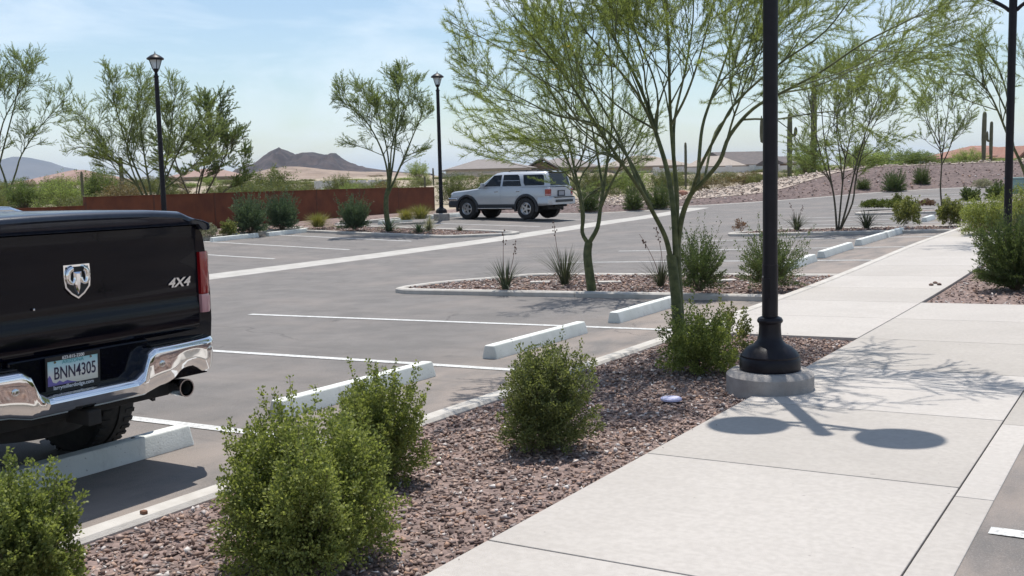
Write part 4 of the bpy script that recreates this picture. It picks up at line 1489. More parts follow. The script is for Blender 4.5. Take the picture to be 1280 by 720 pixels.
def lantern(parent, x, y, z):
    """Four-sided tapered lantern with a bell roof: z is the bottom of the cup."""
    f = MB()
    f.lathe([(0.012, 0.0), (0.03, 0.012), (0.05, 0.05), (0.082, 0.10), (0.088, 0.135), (0.075, 0.142)], (x, y, z), 16)
    o = f.build('lantern', M_BLACKMETAL, parent, smooth=40)
    c = MB()
    c.lathe([(0.18, 0.385), (0.225, 0.395), (0.242, 0.415), (0.236, 0.432), (0.20, 0.462), (0.14, 0.505), (0.085, 0.532), (0.045, 0.550), (0.022, 0.565), (0.016, 0.585), (0.008, 0.61), (0.003, 0.64)], (x, y, z), 24)
    c.build('roof', M_BLACKMETAL, o, smooth=50)
    for k in range(4):
        a = math.pi / 4 + k * math.pi / 2
        p0 = np.array([x + 0.088 * math.cos(a), y + 0.088 * math.sin(a), z + 0.13])
        p1 = np.array([x + 0.172 * math.cos(a), y + 0.172 * math.sin(a), z + 0.392])
        MB().tube([p0, p1], 0.011, 6).build('corner_bar', M_BLACKMETAL, o)
    for k in range(4):
        a0, a1 = math.pi / 4 + k * math.pi / 2, math.pi / 4 + (k + 1) * math.pi / 2
        q = [(x + r * math.cos(a), y + r * math.sin(a), z + zz) for r, zz, a in ((0.08, 0.135, a0), (0.08, 0.135, a1), (0.163, 0.388, a1), (0.163, 0.388, a0))]
        MB().add(q, [(0, 1, 2, 3)]).build('pane', M_GLASS, o, fix=False)
    return o


def lamp_base(t, r=0.298, h=0.135, sc=1.0):
    ft = MB()
    ft.lathe([(r, -0.25), (r, h - 0.035), (r - 0.012, h - 0.018), (r - 0.04, h), (0.0, h)], n=48, cap=False)
    ft.build('footing', M_BASEC, t, smooth=30)
    z = h
    b = MB()
    prof = [(0.205, z), (0.208, z + 0.012), (0.208, z + 0.075), (0.198, z + 0.090), (0.200, z + 0.102), (0.182, z + 0.128), (0.150, z + 0.158), (0.108, z + 0.180), (0.088, z + 0.205), (0.078, z + 0.235), (0.074, z + 0.30), (0.076, z + 0.322), (0.086, z + 0.332), (0.088, z + 0.345), (0.080, z + 0.36), (0.060, z + 0.37)]
    b.lathe([(q * sc, zz) for q, zz in prof], n=40)
    b.build('base', M_BLACKMETAL, t, smooth=35)
    return z + 0.37


def lamp_single(label, p, H):
    t = thing('lamp_post', label, 'lamp post', p, 0.3)
    z0 = lamp_base(t, 0.30, 0.14, 1.0)
    MB().lathe([(0.075, z0 - 0.02), (0.062, H - 0.75)], n=20).build('pole', M_BLACKMETAL, t, smooth=40)
    MB().lathe([(0.05, H - 0.76), (0.078, H - 0.74), (0.078, H - 0.715), (0.055, H - 0.70), (0.045, H - 0.66), (0.06, H - 0.645)], n=20).build('collar', M_BLACKMETAL, t, smooth=40)
    lantern(t, 0, 0, H - 0.655)
    return t


def lamp_twin(label, p, H=4.3, arm=0.43):
    t = thing('lamp_post', label, 'lamp post', p, 0.0)
    z0 = lamp_base(t)
    MB().lathe([(0.054, z0 - 0.02), (0.054, z0 + 0.36)], n=24).build('lower_pole', M_BLACKMETAL, t, smooth=40)
    MB().lathe([(0.050, z0 + 0.36), (0.050, H - 0.05)], n=24).build('pole', M_BLACKMETAL, t, smooth=40)
    MB().box((-0.02, -0.0555, z0 + 0.13), (0.02, -0.046, z0 + 0.27)).build('hand_hole_cover', M_BLACKMETAL, t, bevel=0.002)
    MB().lathe([(0.006, -0.058), (0.006, -0.052)], (0, 0, 0), 8).build('screw', mat('steel_screw', (0.5, 0.5, 0.5), None, 0.4, metal=1.0), t).matrix_local = Matrix.Translation((-0.033, -0.0, z0 + 0.28)) @ Matrix.Rotation(math.radians(-90), 4, 'X') @ Matrix.Translation((0, 0, 0.0))
    MB().lathe([(0.05, H - 0.10), (0.06, H - 0.08), (0.045, H - 0.03), (0.012, H + 0.02), (0.018, H + 0.05), (0.003, H + 0.10)], n=20).build('finial', M_BLACKMETAL, t, smooth=40)
    for s in (-1, 1):
        q = np.linspace(0, 1, 13)
        zb = H - 0.64
        pts = np.c_[s * (0.04 + (arm - 0.04) * np.sin(q * math.pi / 2)), 0 * q, zb - 0.26 + 0.27 * (1 - np.cos(q * math.pi / 2)) ** 0.5 * 1.0]
        pts[:, 2] = zb - 0.24 + 0.25 * np.sin(q * math.pi / 2) ** 0.8
        a = MB().tube(pts, 0.025, 8)
        a.build('arm', M_BLACKMETAL, t, smooth=60, fix=False)
        u = np.linspace(0, 2 * math.pi * 1.25, 26)
        rr = np.linspace(0.015, 0.075, 26)
        sc_ = np.c_[s * (0.13 + rr * np.cos(u)), 0 * u, zb + 0.06 + rr * np.sin(u)]
        MB().tube(sc_, 0.009, 6).build('scroll', M_BLACKMETAL, t, smooth=60, fix=False)
        q2 = np.linspace(0, 1, 12)
        br = np.c_[s * (0.05 + 0.36 * q2), 0 * q2, zb + 0.16 - 0.10 * np.sin(q2 * math.pi)]
        MB().tube(br, 0.010, 6).build('brace', M_BLACKMETAL, t, smooth=60, fix=False)
        lantern(t, s * arm, 0, zb - 0.01)
    return t


pz = at(963, 494, 0.0)[0]
LP0 = Vector((1.79, 6.97, float(top(1.79, 6.97))))
lamp_twin('tall black lamp post on a round concrete footing beside the walk', LP0)
LP1 = Vector((2.3, 15.1, float(top(2.3, 15.1))))
lamp_twin('black twin arm lamp post at the right edge behind the big feathery shrub', LP1, 4.35)
q, zq = at(552, 271, 0.0)
lamp_single('black single lantern lamp post at the end of the rusted fence', q, 5.36)
q = at_depth(205, 260, 29.8)
q.z = float(top(q.x, q.y)) if q.x > -20.3 else float(desert(q.x, q.y))
lamp_single('black single lantern lamp post rising above the pickup tailgate', q, 5.36)

# ------------------------------------------------------------------ rusted steel fence
def fence():
    x = -22.3
    root = thing('rusted_fence', 'low rusted steel panel fence behind the left parking row', 'fence', (x, 27, 0))
    ys = [6.7, 9.1, 11.5, 13.95, 16.4, 18.81, 21.2, 23.61, 26.02, 28.43, 30.85, 33.22, 35.62]
    for i in range(len(ys) - 1):
        a, b = ys[i], ys[i + 1]
        zt = 1.285 if a > 18 else 1.04
        zt -= 0.05 * max(0, (a - 30.0) / 5)
        zb = float(desert(x, (a + b) / 2)) - 0.05
        mb_ = MB()
        mb_.box((0, a + 0.035 - 27, zb), (0.012, b - 0.035 - 27, zt))
        mb_.box((-0.02, a + 0.035 - 27, zt), (0.035, b - 0.035 - 27, zt + 0.02))
        mb_.build('panel', M_RUST, root)
    for i, a in enumerate(ys):
        zt = (1.30 if a > 18 else 1.06) - 0.05 * max(0, (a - 30.0) / 5)
        zb = float(desert(x, a)) - 0.05
        MB().box((-0.055, a - 0.033 - 27, zb), (0.018, a + 0.033 - 27, zt + 0.012)).build('post', M_RUSTP, root, bevel=0.004)
    return root


fence()

# ------------------------------------------------------------------ wheels
M_TYRE = mat('tyre_rubber', (0.014, 0.014, 0.015), (0.026, 0.025, 0.025), 0.85, 20, bump=0.15, bscale=120)
M_ALLOY = mat('alloy', (0.62, 0.63, 0.65), None, 0.28, metal=1.0)
M_DARK = mat('dark_underbody', (0.010, 0.010, 0.011), (0.02, 0.019, 0.018), 0.8, 10)


def wheel(parent, x, y, r, w, side, rim_r, spokes=5, name='wheel'):
    """Axle along y; side=-1 shows the rim face toward -y."""
    t = MB()
    prof = [(rim_r, -w / 2 + 0.02), (rim_r + 0.02, -w / 2 + 0.004), (r - 0.06, -w / 2), (r - 0.022, -w / 2 + 0.012), (r - 0.004, -w / 2 + 0.035)]
    prof += [(r, -w / 2 + 0.05), (r, -0.012), (r - 0.010, -0.010), (r - 0.010, 0.010), (r, 0.012)]
    prof += [(rr, -zz) for rr, zz in prof[:6][::-1]]
    t.lathe(prof, n=44, cap=False)
    R = Matrix.Translation((x, y, r)) @ Matrix.Rotation(math.radians(90), 4, 'X')
    o = link(name, None, parent)
    o.matrix_local = R
    t.build('tyre', M_TYRE, o, smooth=30)
    tr = MB()
    nb = 40
    for k in range(nb):
        a = 2 * math.pi * k / nb
        for s_ in (-1, 1):
            M = Matrix.Rotation(a + (0.04 if s_ > 0 else 0), 4, 'Z') @ Matrix.Translation((r - 0.004, 0, s_ * (w / 2 - 0.055)))
            tr.box((-0.006, -0.014, -0.032), (0.009, 0.014, 0.032), M)
    tr.build('tread_block', M_TYRE, o, kind='stuff')
    f = -side                      # local z runs toward -y
    d = MB()
    zi = f * (w / 2 - 0.02)
    d.lathe([(rim_r, zi), (rim_r - 0.012, zi + f * 0.008), (rim_r - 0.028, zi - f * 0.01), (rim_r - 0.034, zi - f * 0.07), (0.02, zi - f * 0.08)], n=36, cap=False)
    d.build('rim', M_ALLOY, o, smooth=40)
    b = MB()
    b.lathe([(0.0, zi - f * 0.072), (rim_r - 0.03, zi - f * 0.072)], n=24, cap=False)
    b.build('brake_disc', M_DARK, o)
    for k in range(spokes):
        a = 2 * math.pi * k / spokes
        s = MB()
        c, sn = math.cos(a), math.sin(a)
        pr = [(0.03, -0.04), (rim_r * 0.55, -0.028), (rim_r - 0.015, -0.055), (rim_r - 0.015, 0.03), (rim_r * 0.55, 0.022), (0.03, 0.035)]
        s.prism([(p * c - q_ * sn, p * sn + q_ * c) for p, q_ in pr], min(zi - f * 0.055, zi - f * 0.012), max(zi - f * 0.055, zi - f * 0.012))
        s.build('spoke', M_ALLOY, o, bevel=0.006)
    h = MB()
    h.lathe([(0.001, zi - f * 0.002), (0.04, zi - f * 0.004), (0.052, zi - f * 0.02), (0.055, zi - f * 0.06)], n=18, cap=False)
    h.build('hub_cap', M_ALLOY, o, smooth=50)
    return o


def bool_cut(me, cutters):
    """Subtract closed meshes from a mesh and return the result (no helper object stays behind)."""
    o = bpy.data.objects.new('tmp', me)
    COL.objects.link(o)
    tmp = []
    for c in cutters:
        q_ = bpy.data.objects.new('tmp', c)
        COL.objects.link(q_)
        tmp.append(q_)
        md = o.modifiers.new('b', 'BOOLEAN')
        md.operation = 'DIFFERENCE'
        md.solver = 'EXACT'
        md.object = q_
    dg = bpy.context.evaluated_depsgraph_get()
    res = bpy.data.meshes.new_from_object(o.evaluated_get(dg))
    for q_ in tmp + [o]:
        bpy.data.objects.remove(q_)
    return res


def cyl_y(x, z, r, y0, y1, n=40):
    mb_ = MB()
    mb_.prism([(x + r * math.cos(2 * math.pi * k / n), z + r * math.sin(2 * math.pi * k / n)) for k in range(n)], y0, y1, 'y')
    return mb_.mesh('cut')


def text(name, body, parent, M, size, mat_, depth=0.0, shear=0.0, align='CENTER', bold=0.0, sx=1.0):
    cu = bpy.data.curves.new(name, 'FONT')
    cu.body = body
    cu.size = size
    cu.extrude = depth
    cu.offset = bold
    cu.shear = shear
    cu.align_x = align
    cu.align_y = 'CENTER'
    o = link(name, cu, None)
    dg = bpy.context.evaluated_depsgraph_get()
    me = bpy.data.meshes.new_from_object(o.evaluated_get(dg))
    bpy.data.objects.remove(o)
    me.materials.clear()
    me.materials.append(mat_)
    q_ = link(name, me, parent)
    q_.matrix_local = M @ Matrix.Diagonal((sx, 1, 1, 1))
    return q_


# ------------------------------------------------------------------ the black pickup
M_NAVY = mat('dark_navy_paint', (0.0022, 0.0026, 0.0070), None, 0.13, coat=0.28, spec=0.12)
M_LID = mat('textured_lid', (0.007, 0.011, 0.022), (0.012, 0.017, 0.032), 0.30, 30, bump=0.12, bscale=260, coat=0.3, coords='obj')
M_CHROME = mat('chrome', (0.83, 0.83, 0.84), None, 0.06, metal=1.0)
M_CHROMED = mat('worn_chrome', (0.60, 0.61, 0.63), None, 0.18, metal=1.0)
M_RED = mat('red_lens', (0.26, 0.006, 0.010), None, 0.12, coat=1.0)
M_CLEAR = mat('clear_lens', (0.50, 0.26, 0.28), None, 0.12, coat=1.0)
M_PLASTIC = mat('black_plastic', (0.012, 0.012, 0.013), None, 0.5)
M_WINDOW = mat('tinted_glass', (0.006, 0.007, 0.008), None, 0.05, spec=0.4)
M_PLATE = None


def x_plate(N, L, vec, col, bs):
    sp = N.new('ShaderNodeSeparateXYZ')
    L.new(vec, sp.inputs[0])
    mr = N.new('ShaderNodeMapRange')
    mr.inputs['From Min'].default_value = -0.07
    mr.inputs['From Max'].default_value = 0.075
    L.new(sp.outputs['Z'], mr.inputs['Value'])
    r = N.new('ShaderNodeValToRGB')
    cs = [(0.0, (0.62, 0.60, 0.50)), (0.38, (0.70, 0.70, 0.66)), (0.7, (0.48, 0.66, 0.70)), (1.0, (0.25, 0.55, 0.62))]
    while len(r.color_ramp.elements) < len(cs):
        r.color_ramp.elements.new(0.5)
    for e, (p, c) in zip(r.color_ramp.elements, cs):
        e.position = p
        e.color = (*c, 1)
    L.new(mr.outputs['Result'], r.inputs['Fac'])
    return r.outputs['Color']


def pickup():
    gx, gy = -0.75, 3.36
    t = thing('pickup_truck', 'dark pickup truck parked tail first at the kerb, tailgate and chrome bumper in view', 'pickup truck', (gx, gy, float(lot_z(-2.6, gy)) + 0.005))
    # bed and cab sides: one lofted body
    base = [(0.74, 0.60), (0.90, 0.60), (0.940, 0.72), (0.962, 0.92), (0.962, 1.10), (0.945, 1.28), (0.925, 1.42), (0.885, 1.488), (0.74, 1.49)]
    def sec(x, k=1.0, dz=0.0, top_=1.46):
        p = [(y * k, z if z < 1.3 else z + top_ - 1.46) for y, z in base]
        return [(x, y, z + dz) for y, z in p] + [(x, -y, z + dz) for y, z in p[::-1]]
    mb_ = MB()
    mb_.loft([sec(-0.002, 0.945), sec(-0.02, 0.962), sec(-0.06, 0.978), sec(-0.14, 0.99), sec(-0.4), sec(-1.2), sec(-1.98)])
    bed = bool_cut(mb_.mesh('bed'), [cyl_y(-1.18, 0.46, 0.50, 0.70, 1.1), cyl_y(-1.18, 0.46, 0.50, -1.1, -0.70)])
    bed.polygons.foreach_set('use_smooth', [True] * len(bed.polygons))
    bed.set_sharp_from_angle(angle=math.radians(32))
    bed.materials.clear()
    bed.materials.append(M_NAVY)
    link('bed', bed, t)
    for s in (-1, 1):
        fl = MB()
        n = 20
        secs = []
        for k in range(n + 1):
            a = math.radians(-12 + 204 * k / n)
            secs.append([(-1.18 + r_ * math.cos(a), s * y_, 0.46 + r_ * math.sin(a)) for r_, y_ in ((0.50, 0.95), (0.50, 0.985), (0.53, 0.985), (0.56, 0.965), (0.56, 0.94))])
        fl.loft(secs)
        fl.build('fender_flare', M_NAVY, t, smooth=40)
    # tailgate: slightly proud of the bed corners, pressed with a soft crease
    rows = [(0.865, 0.004), (0.885, 0.018), (0.94, 0.022), (1.00, 0.024), (1.035, 0.016), (1.07, 0.010), (1.16, 0.013), (1.28, 0.018), (1.38, 0.022), (1.45, 0.030), (1.482, 0.034), (1.494, 0.024)]
    ys = [-0.815, -0.808, -0.74, -0.5, -0.25, 0, 0.25, 0.5, 0.74, 0.808, 0.815]
    g = MB()
    V = []
    for z, x in rows:
        for y in ys:
            e = 0.010 if abs(y) > 0.81 else 0.0
            V.append((x - e - 0.012 * (y / 0.8) ** 4, y, z))
    F = []
    ny = len(ys)
    for i in range(len(rows) - 1):
        for k in range(ny - 1):
            F.append((i * ny + k, i * ny + k + 1, (i + 1) * ny + k + 1, (i + 1) * ny + k))
    nb = len(V)
    V += [(-0.03, v[1], v[2]) for v in V[:]]
    rim = [k for k in range(ny)] + [i * ny + ny - 1 for i in range(1, len(rows))] + [(len(rows) - 1) * ny + k for k in range(ny - 2, -1, -1)] + [i * ny for i in range(len(rows) - 2, 0, -1)]
    for a, b in zip(rim, rim[1:] + rim[:1]):
        F.append((b, a, a + nb, b + nb))
    g.add(V, F)
    gate = g.build('tailgate', M_NAVY, t, smooth=45)
    # ram's-head shield emblem
    ex, ey, ez = 0.016, 0.0, 1.235
    sh = [(-0.078, 0.085), (0.078, 0.085), (0.080, 0.02), (0.074, -0.035), (0.04, -0.072), (0.0, -0.098), (-0.04, -0.072), (-0.074, -0.035), (-0.080, 0.02)]
    e = MB()
    n = len(sh)
    outer = [(y, z) for y, z in sh]
    inner = [(y * 0.86, z * 0.87 - 0.001) for y, z in sh]
    V = [(ex, y, ez + z) for y, z in outer] + [(ex + 0.012, y * 0.985, ez + z * 0.985) for y, z in outer] + [(ex + 0.012, y, ez + z) for y, z in inner] + [(ex + 0.004, y, ez + z) for y, z in inner]
    F = []
    for r_ in range(3):
        for k in range(n):
            F.append((r_ * n + k, r_ * n + (k + 1) % n, (r_ + 1) * n + (k + 1) % n, (r_ + 1) * n + k))
    e.add(V, F)
    badge = e.build('emblem', M_CHROME, t, smooth=30)
    bk = MB()
    bk.prism([(y, ez + z) for y, z in inner], ex, ex + 0.0055, 'x')
    bk.build('field', M_PLASTIC, badge)
    fc = MB()
    fc.loft([[(ex + dx, y, ez + z) for y, z in ring] for dx, ring in (
        (0.004, [(-0.030, 0.048), (0.030, 0.048), (0.026, 0.0), (0.016, -0.05), (0.0, -0.078), (-0.016, -0.05), (-0.026, 0.0)]),
        (0.016, [(-0.024, 0.045), (0.024, 0.045), (0.020, 0.0), (0.012, -0.046), (0.0, -0.070), (-0.012, -0.046), (-0.020, 0.0)]),
        (0.022, [(-0.010, 0.036), (0.010, 0.036), (0.010, 0.0), (0.006, -0.04), (0.0, -0.055), (-0.006, -0.04), (-0.010, 0.0)]))])
    fc.build('ram_face', M_CHROME, badge, smooth=25)
    for s in (-1, 1):
        u = np.linspace(0, 1, 15)
        a = math.radians(100) - u * math.radians(285)
        rr = 0.031 - 0.013 * u
        pts = np.c_[np.full(15, ex + 0.013) + 0.004 * u, s * (0.036 + rr * np.cos(a) * 0.85), ez + 0.022 + rr * np.sin(a) * 1.35 - 0.008 * u]
        MB().tube(pts, np.linspace(0.019, 0.008, 15), 8).build('horn', M_CHROME, badge, smooth=60, fix=False)
    MB().lathe([(0.006, -0.002), (0.006, 0.004), (0.003, 0.006)], (0, 0, 0), 10).build('lock', M_CHROMED, t).matrix_local = Matrix.Translation((0.022, -0.255, 1.11)) @ Matrix.Rotation(math.radians(90), 4, 'Y')
    Mface = Matrix.Rotation(math.radians(90), 4, 'Z') @ Matrix.Rotation(math.radians(90), 4, 'X')
    text('badge_lettering', '4X4', t, Matrix.Translation((0.013, 0.665, 1.158)) @ Mface, 0.072, M_CHROMED, 0.004, 0.28, bold=0.002, sx=1.25)
    # tail lamps wrap the bed corners
    for s in (-1, 1):
        for nm, z0, z1, m_ in (('tail_lamp', 1.075, 1.325, M_RED), ('reverse_lamp', 0.965, 1.073, M_CLEAR)):
            lp = MB()
            secs = []
            for z, k in ((z0, 0.93), (z0 + 0.012, 1.0), ((z0 + z1) / 2, 1.012), (z1 - 0.012, 0.99), (z1, 0.93)):
                r0 = [(-0.012, 0.822), (0.020, 0.826), (0.026, 0.85), (0.018, 0.885), (-0.01, 0.915), (-0.06, 0.938), (-0.13, 0.950), (-0.13, 0.90), (-0.05, 0.86)]
                secs.append([(x * k if x > 0 else x, s * (0.822 + (y - 0.822) * k), z) for x, y in r0])
            lp.loft(secs)
            lp.build(nm, m_, t, smooth=40)
    # hard lid over the bed, crowned, with a rounded lip at the tail
    lid = MB()
    prof = [(-0.900, 1.458), (-0.912, 1.472), (-0.904, 1.495), (-0.86, 1.512), (-0.80, 1.524), (-0.755, 1.545), (-0.70, 1.568), (-0.5, 1.582), (-0.25, 1.588), (0, 1.59)]
    prof = prof + [(-y, z) for y, z in prof[-2::-1]]
    secs = []
    for x, dz, kw in ((0.050, -0.046, 0.955), (0.062, -0.036, 0.962), (0.060, -0.020, 0.968), (0.044, -0.007, 0.974), (0.010, 0.0, 0.982), (-0.05, 0.002, 1.0), (-0.5, 0.004, 1.0), (-1.2, 0.0, 1.0), (-1.96, -0.006, 1.0)):
        top_ = [(x, y * kw, z + dz * (1 if z > 1.53 else 0.12)) for y, z in prof]
        secs.append(top_ + [(x, 0.86 * kw, 1.456), (x, 0.825 * kw, 1.490), (x, -0.825 * kw, 1.490), (x, -0.86 * kw, 1.456)])
    lid.loft(secs)
    lido = lid.build('bed_lid', M_LID, t, smooth=50)
    rd = MB()
    rd.loft([[(x, -0.86, 1.575), (x, 0.86, 1.53), (x, 0.86, 1.53 + h), (x, 0.70, 1.585 + h), (x, -0.86, 1.60 + h)] for x, h in ((-1.62, 0.0), (-1.66, 0.022), (-1.96, 0.026))])
    rd.build('lid_ridge', M_CHROMED, lido, smooth=30)
    # rear bumper: tall ends, dropped middle with the plate pocket between
    bt = [(-0.93, 0.825), (-0.40, 0.825), (-0.355, 0.800), (-0.315, 0.705), (-0.265, 0.672), (0.265, 0.672), (0.315, 0.705), (0.355, 0.800), (0.40, 0.825), (0.93, 0.825)]
    bb = [(-0.93, 0.625), (-0.62, 0.605), (-0.45, 0.592), (-0.34, 0.565), (0.34, 0.565), (0.45, 0.592), (0.62, 0.605), (0.93, 0.625)]
    yy = np.unique(np.r_[np.linspace(-0.93, 0.93, 49), [q_[0] for q_ in bt], [q_[0] for q_ in bb]])
    zt = np.interp(yy, *np.array(bt).T)
    zb = np.interp(yy, *np.array(bb).T)
    bp = MB()
    secs = []
    for y, a, b in zip(yy, zt, zb):
        bow = 0.13 - 0.045 * (y / 0.93) ** 2 - 0.13 * ss(0.80, 0.94, abs(y)) ** 1.5
        h = a - b
        # exhaust notch lifts the lower edge on one side
        nt = 0.055 * math.exp(-((abs(y) - 0.66) / 0.10) ** 4)
        b = b + nt
        ring = [(-0.10, a - 0.012), (bow - 0.045, a), (bow - 0.018, a - 0.006), (bow - 0.004, a - 0.02), (bow, a - 0.04), (bow + 0.004 - 0.012 * (h > 0.15), a - 0.35 * (a - b)), (bow - 0.014, a - 0.6 * (a - b)), (bow - 0.028, b + 0.02), (bow - 0.055, b), (bow - 0.09, b + 0.01)]
        secs.append([(x, y, z) for x, z in ring])
    bp.loft(secs)
    bumper = bp.build('rear_bumper', M_CHROME, t, smooth=60)
    for s in (-1, 1):
        pd = MB()
        pd.loft([[(x, s * y, 0.828 + dz) for x, y in ((-0.06, 0.40), (0.075, 0.40), (0.055, 0.70), (-0.01, 0.86), (-0.06, 0.88))] for dz in (0.0, 0.006)])
        pd.build('step_pad', M_PLASTIC, bumper)
    for y, z in ((-0.44, 0.735), (0.44, 0.735), (0.80, 0.765), (-0.80, 0.765)):
        xx = 0.13 - 0.045 * (y / 0.93) ** 2 - 0.13 * float(ss(0.80, 0.94, abs(y))) ** 1.5 - 0.006
        q_ = MB().lathe([(0.019, -0.01), (0.019, 0.004), (0.015, 0.006), (0.001, 0.006)], n=20).build('parking_sensor', M_CHROMED, bumper, smooth=40)
        q_.matrix_local = Matrix.Translation((xx - 0.004, y, z - 0.008)) @ Matrix.Rotation(math.radians(90), 4, 'Y')
    # plate pocket
    pk = MB()
    pk.loft([[(x, -0.42, 0.63), (x, 0.42, 0.63), (x, 0.42, 0.865), (x, -0.42, 0.865)] for x in (-0.08, 0.03)])
    pk.build('plate_pocket', M_NAVY, t, bevel=0.01)
    px0 = 0.045
    tilt = Matrix.Translation((px0, -0.075, 0.772)) @ Matrix.Rotation(math.radians(4), 4, 'Y')
    pl = MB().box((0, -0.152, -0.076), (0.003, 0.152, 0.076)).build('licence_plate', mat('plate_face', (0.6, 0.6, 0.55), None, 0.4, coords='obj', extra=x_plate), t, bevel=0.001)
    pl.matrix_local = tilt
    fr = MB()
    W_, H_ = 0.160, 0.088
    for a, b in (((-W_, -H_), (W_, -0.064)), ((-W_, 0.066), (W_, H_)), ((-W_, -0.064), (-0.148, 0.066)), ((0.148, -0.064), (W_, 0.066))):
        fr.box((0.0, a[0], a[1]), (0.007, b[0], b[1]))
    fr.build('plate_frame', M_PLASTIC, pl, bevel=0.0015)
    M_INK = mat('plate_ink', (0.02, 0.015, 0.05), None, 0.5)
    M_WHT = mat('frame_print', (0.7, 0.7, 0.7), None, 0.5)
    M_TEAL = mat('plate_teal', (0.06, 0.30, 0.34), None, 0.5)
    M_PURP = mat('plate_purple', (0.16, 0.13, 0.36), None, 0.5)
    rg = MB()
    ridge = [(-0.147, -0.02), (-0.135, -0.005), (-0.128, -0.02), (-0.118, -0.045), (-0.10, -0.052), (-0.08, -0.040), (-0.06, -0.052), (-0.035, -0.045), (-0.01, -0.055), (0.02, -0.062)]
    rg.prism(ridge + [(0.02, -0.0635), (-0.147, -0.0635)], 0.0034, 0.0038, 'x')
    rg.build('mountain_print', M_PURP, pl)
    text('plate_number', 'BNN4305', pl, Matrix.Translation((0.0042, 0.012, -0.004)) @ Mface, 0.092, M_INK, 0.0008, 0, bold=0.0006, sx=0.66)
    text('state_name', 'ARIZONA', pl, Matrix.Translation((0.0042, 0, 0.053)) @ Mface, 0.026, M_TEAL, 0.0004, 0, sx=1.1)
    text('frame_phone_number', '623-815-2200', pl, Matrix.Translation((0.0074, 0.0, 0.077)) @ Mface, 0.023, M_WHT, 0.0003, 0, bold=0.0005, sx=1.0)
    text('frame_web_address', 'larrymillerdodge.com', pl, Matrix.Translation((0.0074, 0, -0.0755)) @ Mface, 0.028, M_WHT, 0.0003, 0, bold=0.0005, sx=0.98)
    for y in (-0.105, 0.105):
        q_ = MB().lathe([(0.007, 0), (0.006, 0.003)], n=10).build('screw', M_CHROMED, pl)
        q_.matrix_local = Matrix.Translation((0.0034, y, 0.058)) @ Matrix.Rotation(math.radians(90), 4, 'Y')
    # exhaust, frame rails, axle
    ex_ = MB()
    pts = [(-1.0, 0.50, 0.55), (-0.55, 0.58, 0.55), (-0.25, 0.645, 0.545), (0.03, 0.665, 0.54)]
    ex_.tube(pts, 0.036, 14, cap=False)
    ex_.build('exhaust_pipe', M_DARK, t, smooth=50)
    tp = MB()
    sec2 = []
    for x, r_ in ((-0.12, 0.040), (-0.10, 0.050), (0.035, 0.054), (0.040, 0.053), (0.040, 0.046), (-0.05, 0.044)):
        sec2.append([(x, 0.658 + 0.02 * (x + 0.12) + r_ * math.cos(k * math.pi / 10), 0.541 + r_ * math.sin(k * math.pi / 10)) for k in range(20)])
    tp.loft(sec2, cap=False)
    tp.build('exhaust_tip', M_CHROMED, t, smooth=40)
    ub = MB()
    ub.box((-5.2, -0.60, 0.50), (-0.12, -0.45, 0.66))
    ub.box((-5.2, 0.45, 0.50), (-0.12, 0.60, 0.66))
    ub.box((-0.20, -0.62, 0.50), (-0.06, 0.62, 0.64))
    ub.box((-1.95, -0.72, 0.62), (-0.1, 0.72, 0.72))
    ub.build('frame', M_DARK, t, bevel=0.01)
    ax = MB()
    ax.tube([(-1.18, -0.80, 0.41), (-1.18, 0.80, 0.41)], 0.05, 12)
    ax.tube([(-1.18, -0.16, 0.41), (-1.18, -0.10, 0.41), (-1.18, 0.10, 0.41), (-1.18, 0.16, 0.41)], [0.06, 0.16, 0.16, 0.06], 16)
    ax.build('rear_axle', M_DARK, t, smooth=40, fix=False)
    hb = MB().box((-0.1, -0.04, 0.47), (0.10, 0.04, 0.55))
    hb.build('tow_receiver', M_DARK, t, bevel=0.006)
    sp = MB()
    sp.lathe([(0.20, -0.10), (0.36, -0.10), (0.39, -0.06), (0.39, 0.06), (0.36, 0.10), (0.20, 0.10)], (-0.62, 0, 0.47), 36)
    sp.build('spare_tyre', M_TYRE, t, smooth=40)
    for s in (-1, 1):
        wheel(t, -1.18, s * 0.80, 0.41, 0.28, s, 0.25)
        wheel(t, -4.75, s * 0.82, 0.41, 0.28, s, 0.25)
        MB().box((-0.86, s * 0.70 - 0.14, 0.28), (-0.845, s * 0.70 + 0.22, 0.66)).build('mud_flap', M_PLASTIC, t)
    # cab and nose
    def csec(x, zt, w=0.965, zb=0.55):
        p = [(0.80, zb), (0.92, zb), (w, zb + 0.2), (w + 0.01, zt - 0.3), (w - 0.01, zt - 0.08), (w - 0.06, zt)]
        return [(x, y, z) for y, z in p] + [(x, -y, z) for y, z in p[::-1]]
    cb = MB()
    cb.loft([csec(-2.03, 1.40), csec(-3.9, 1.42), csec(-4.1, 1.40), csec(-5.3, 1.30, 0.95), csec(-5.62, 1.22, 0.91), csec(-5.74, 1.10, 0.84, 0.62)])
    cm = bool_cut(cb.mesh('cab'), [cyl_y(-4.75, 0.46, 0.49, 0.70, 1.1), cyl_y(-4.75, 0.46, 0.49, -1.1, -0.70)])
    cm.polygons.foreach_set('use_smooth', [True] * len(cm.polygons))
    cm.set_sharp_from_angle(angle=math.radians(32))
    cm.materials.clear()
    cm.materials.append(M_NAVY)
    cab = link('cab', cm, t)
    rf = MB()
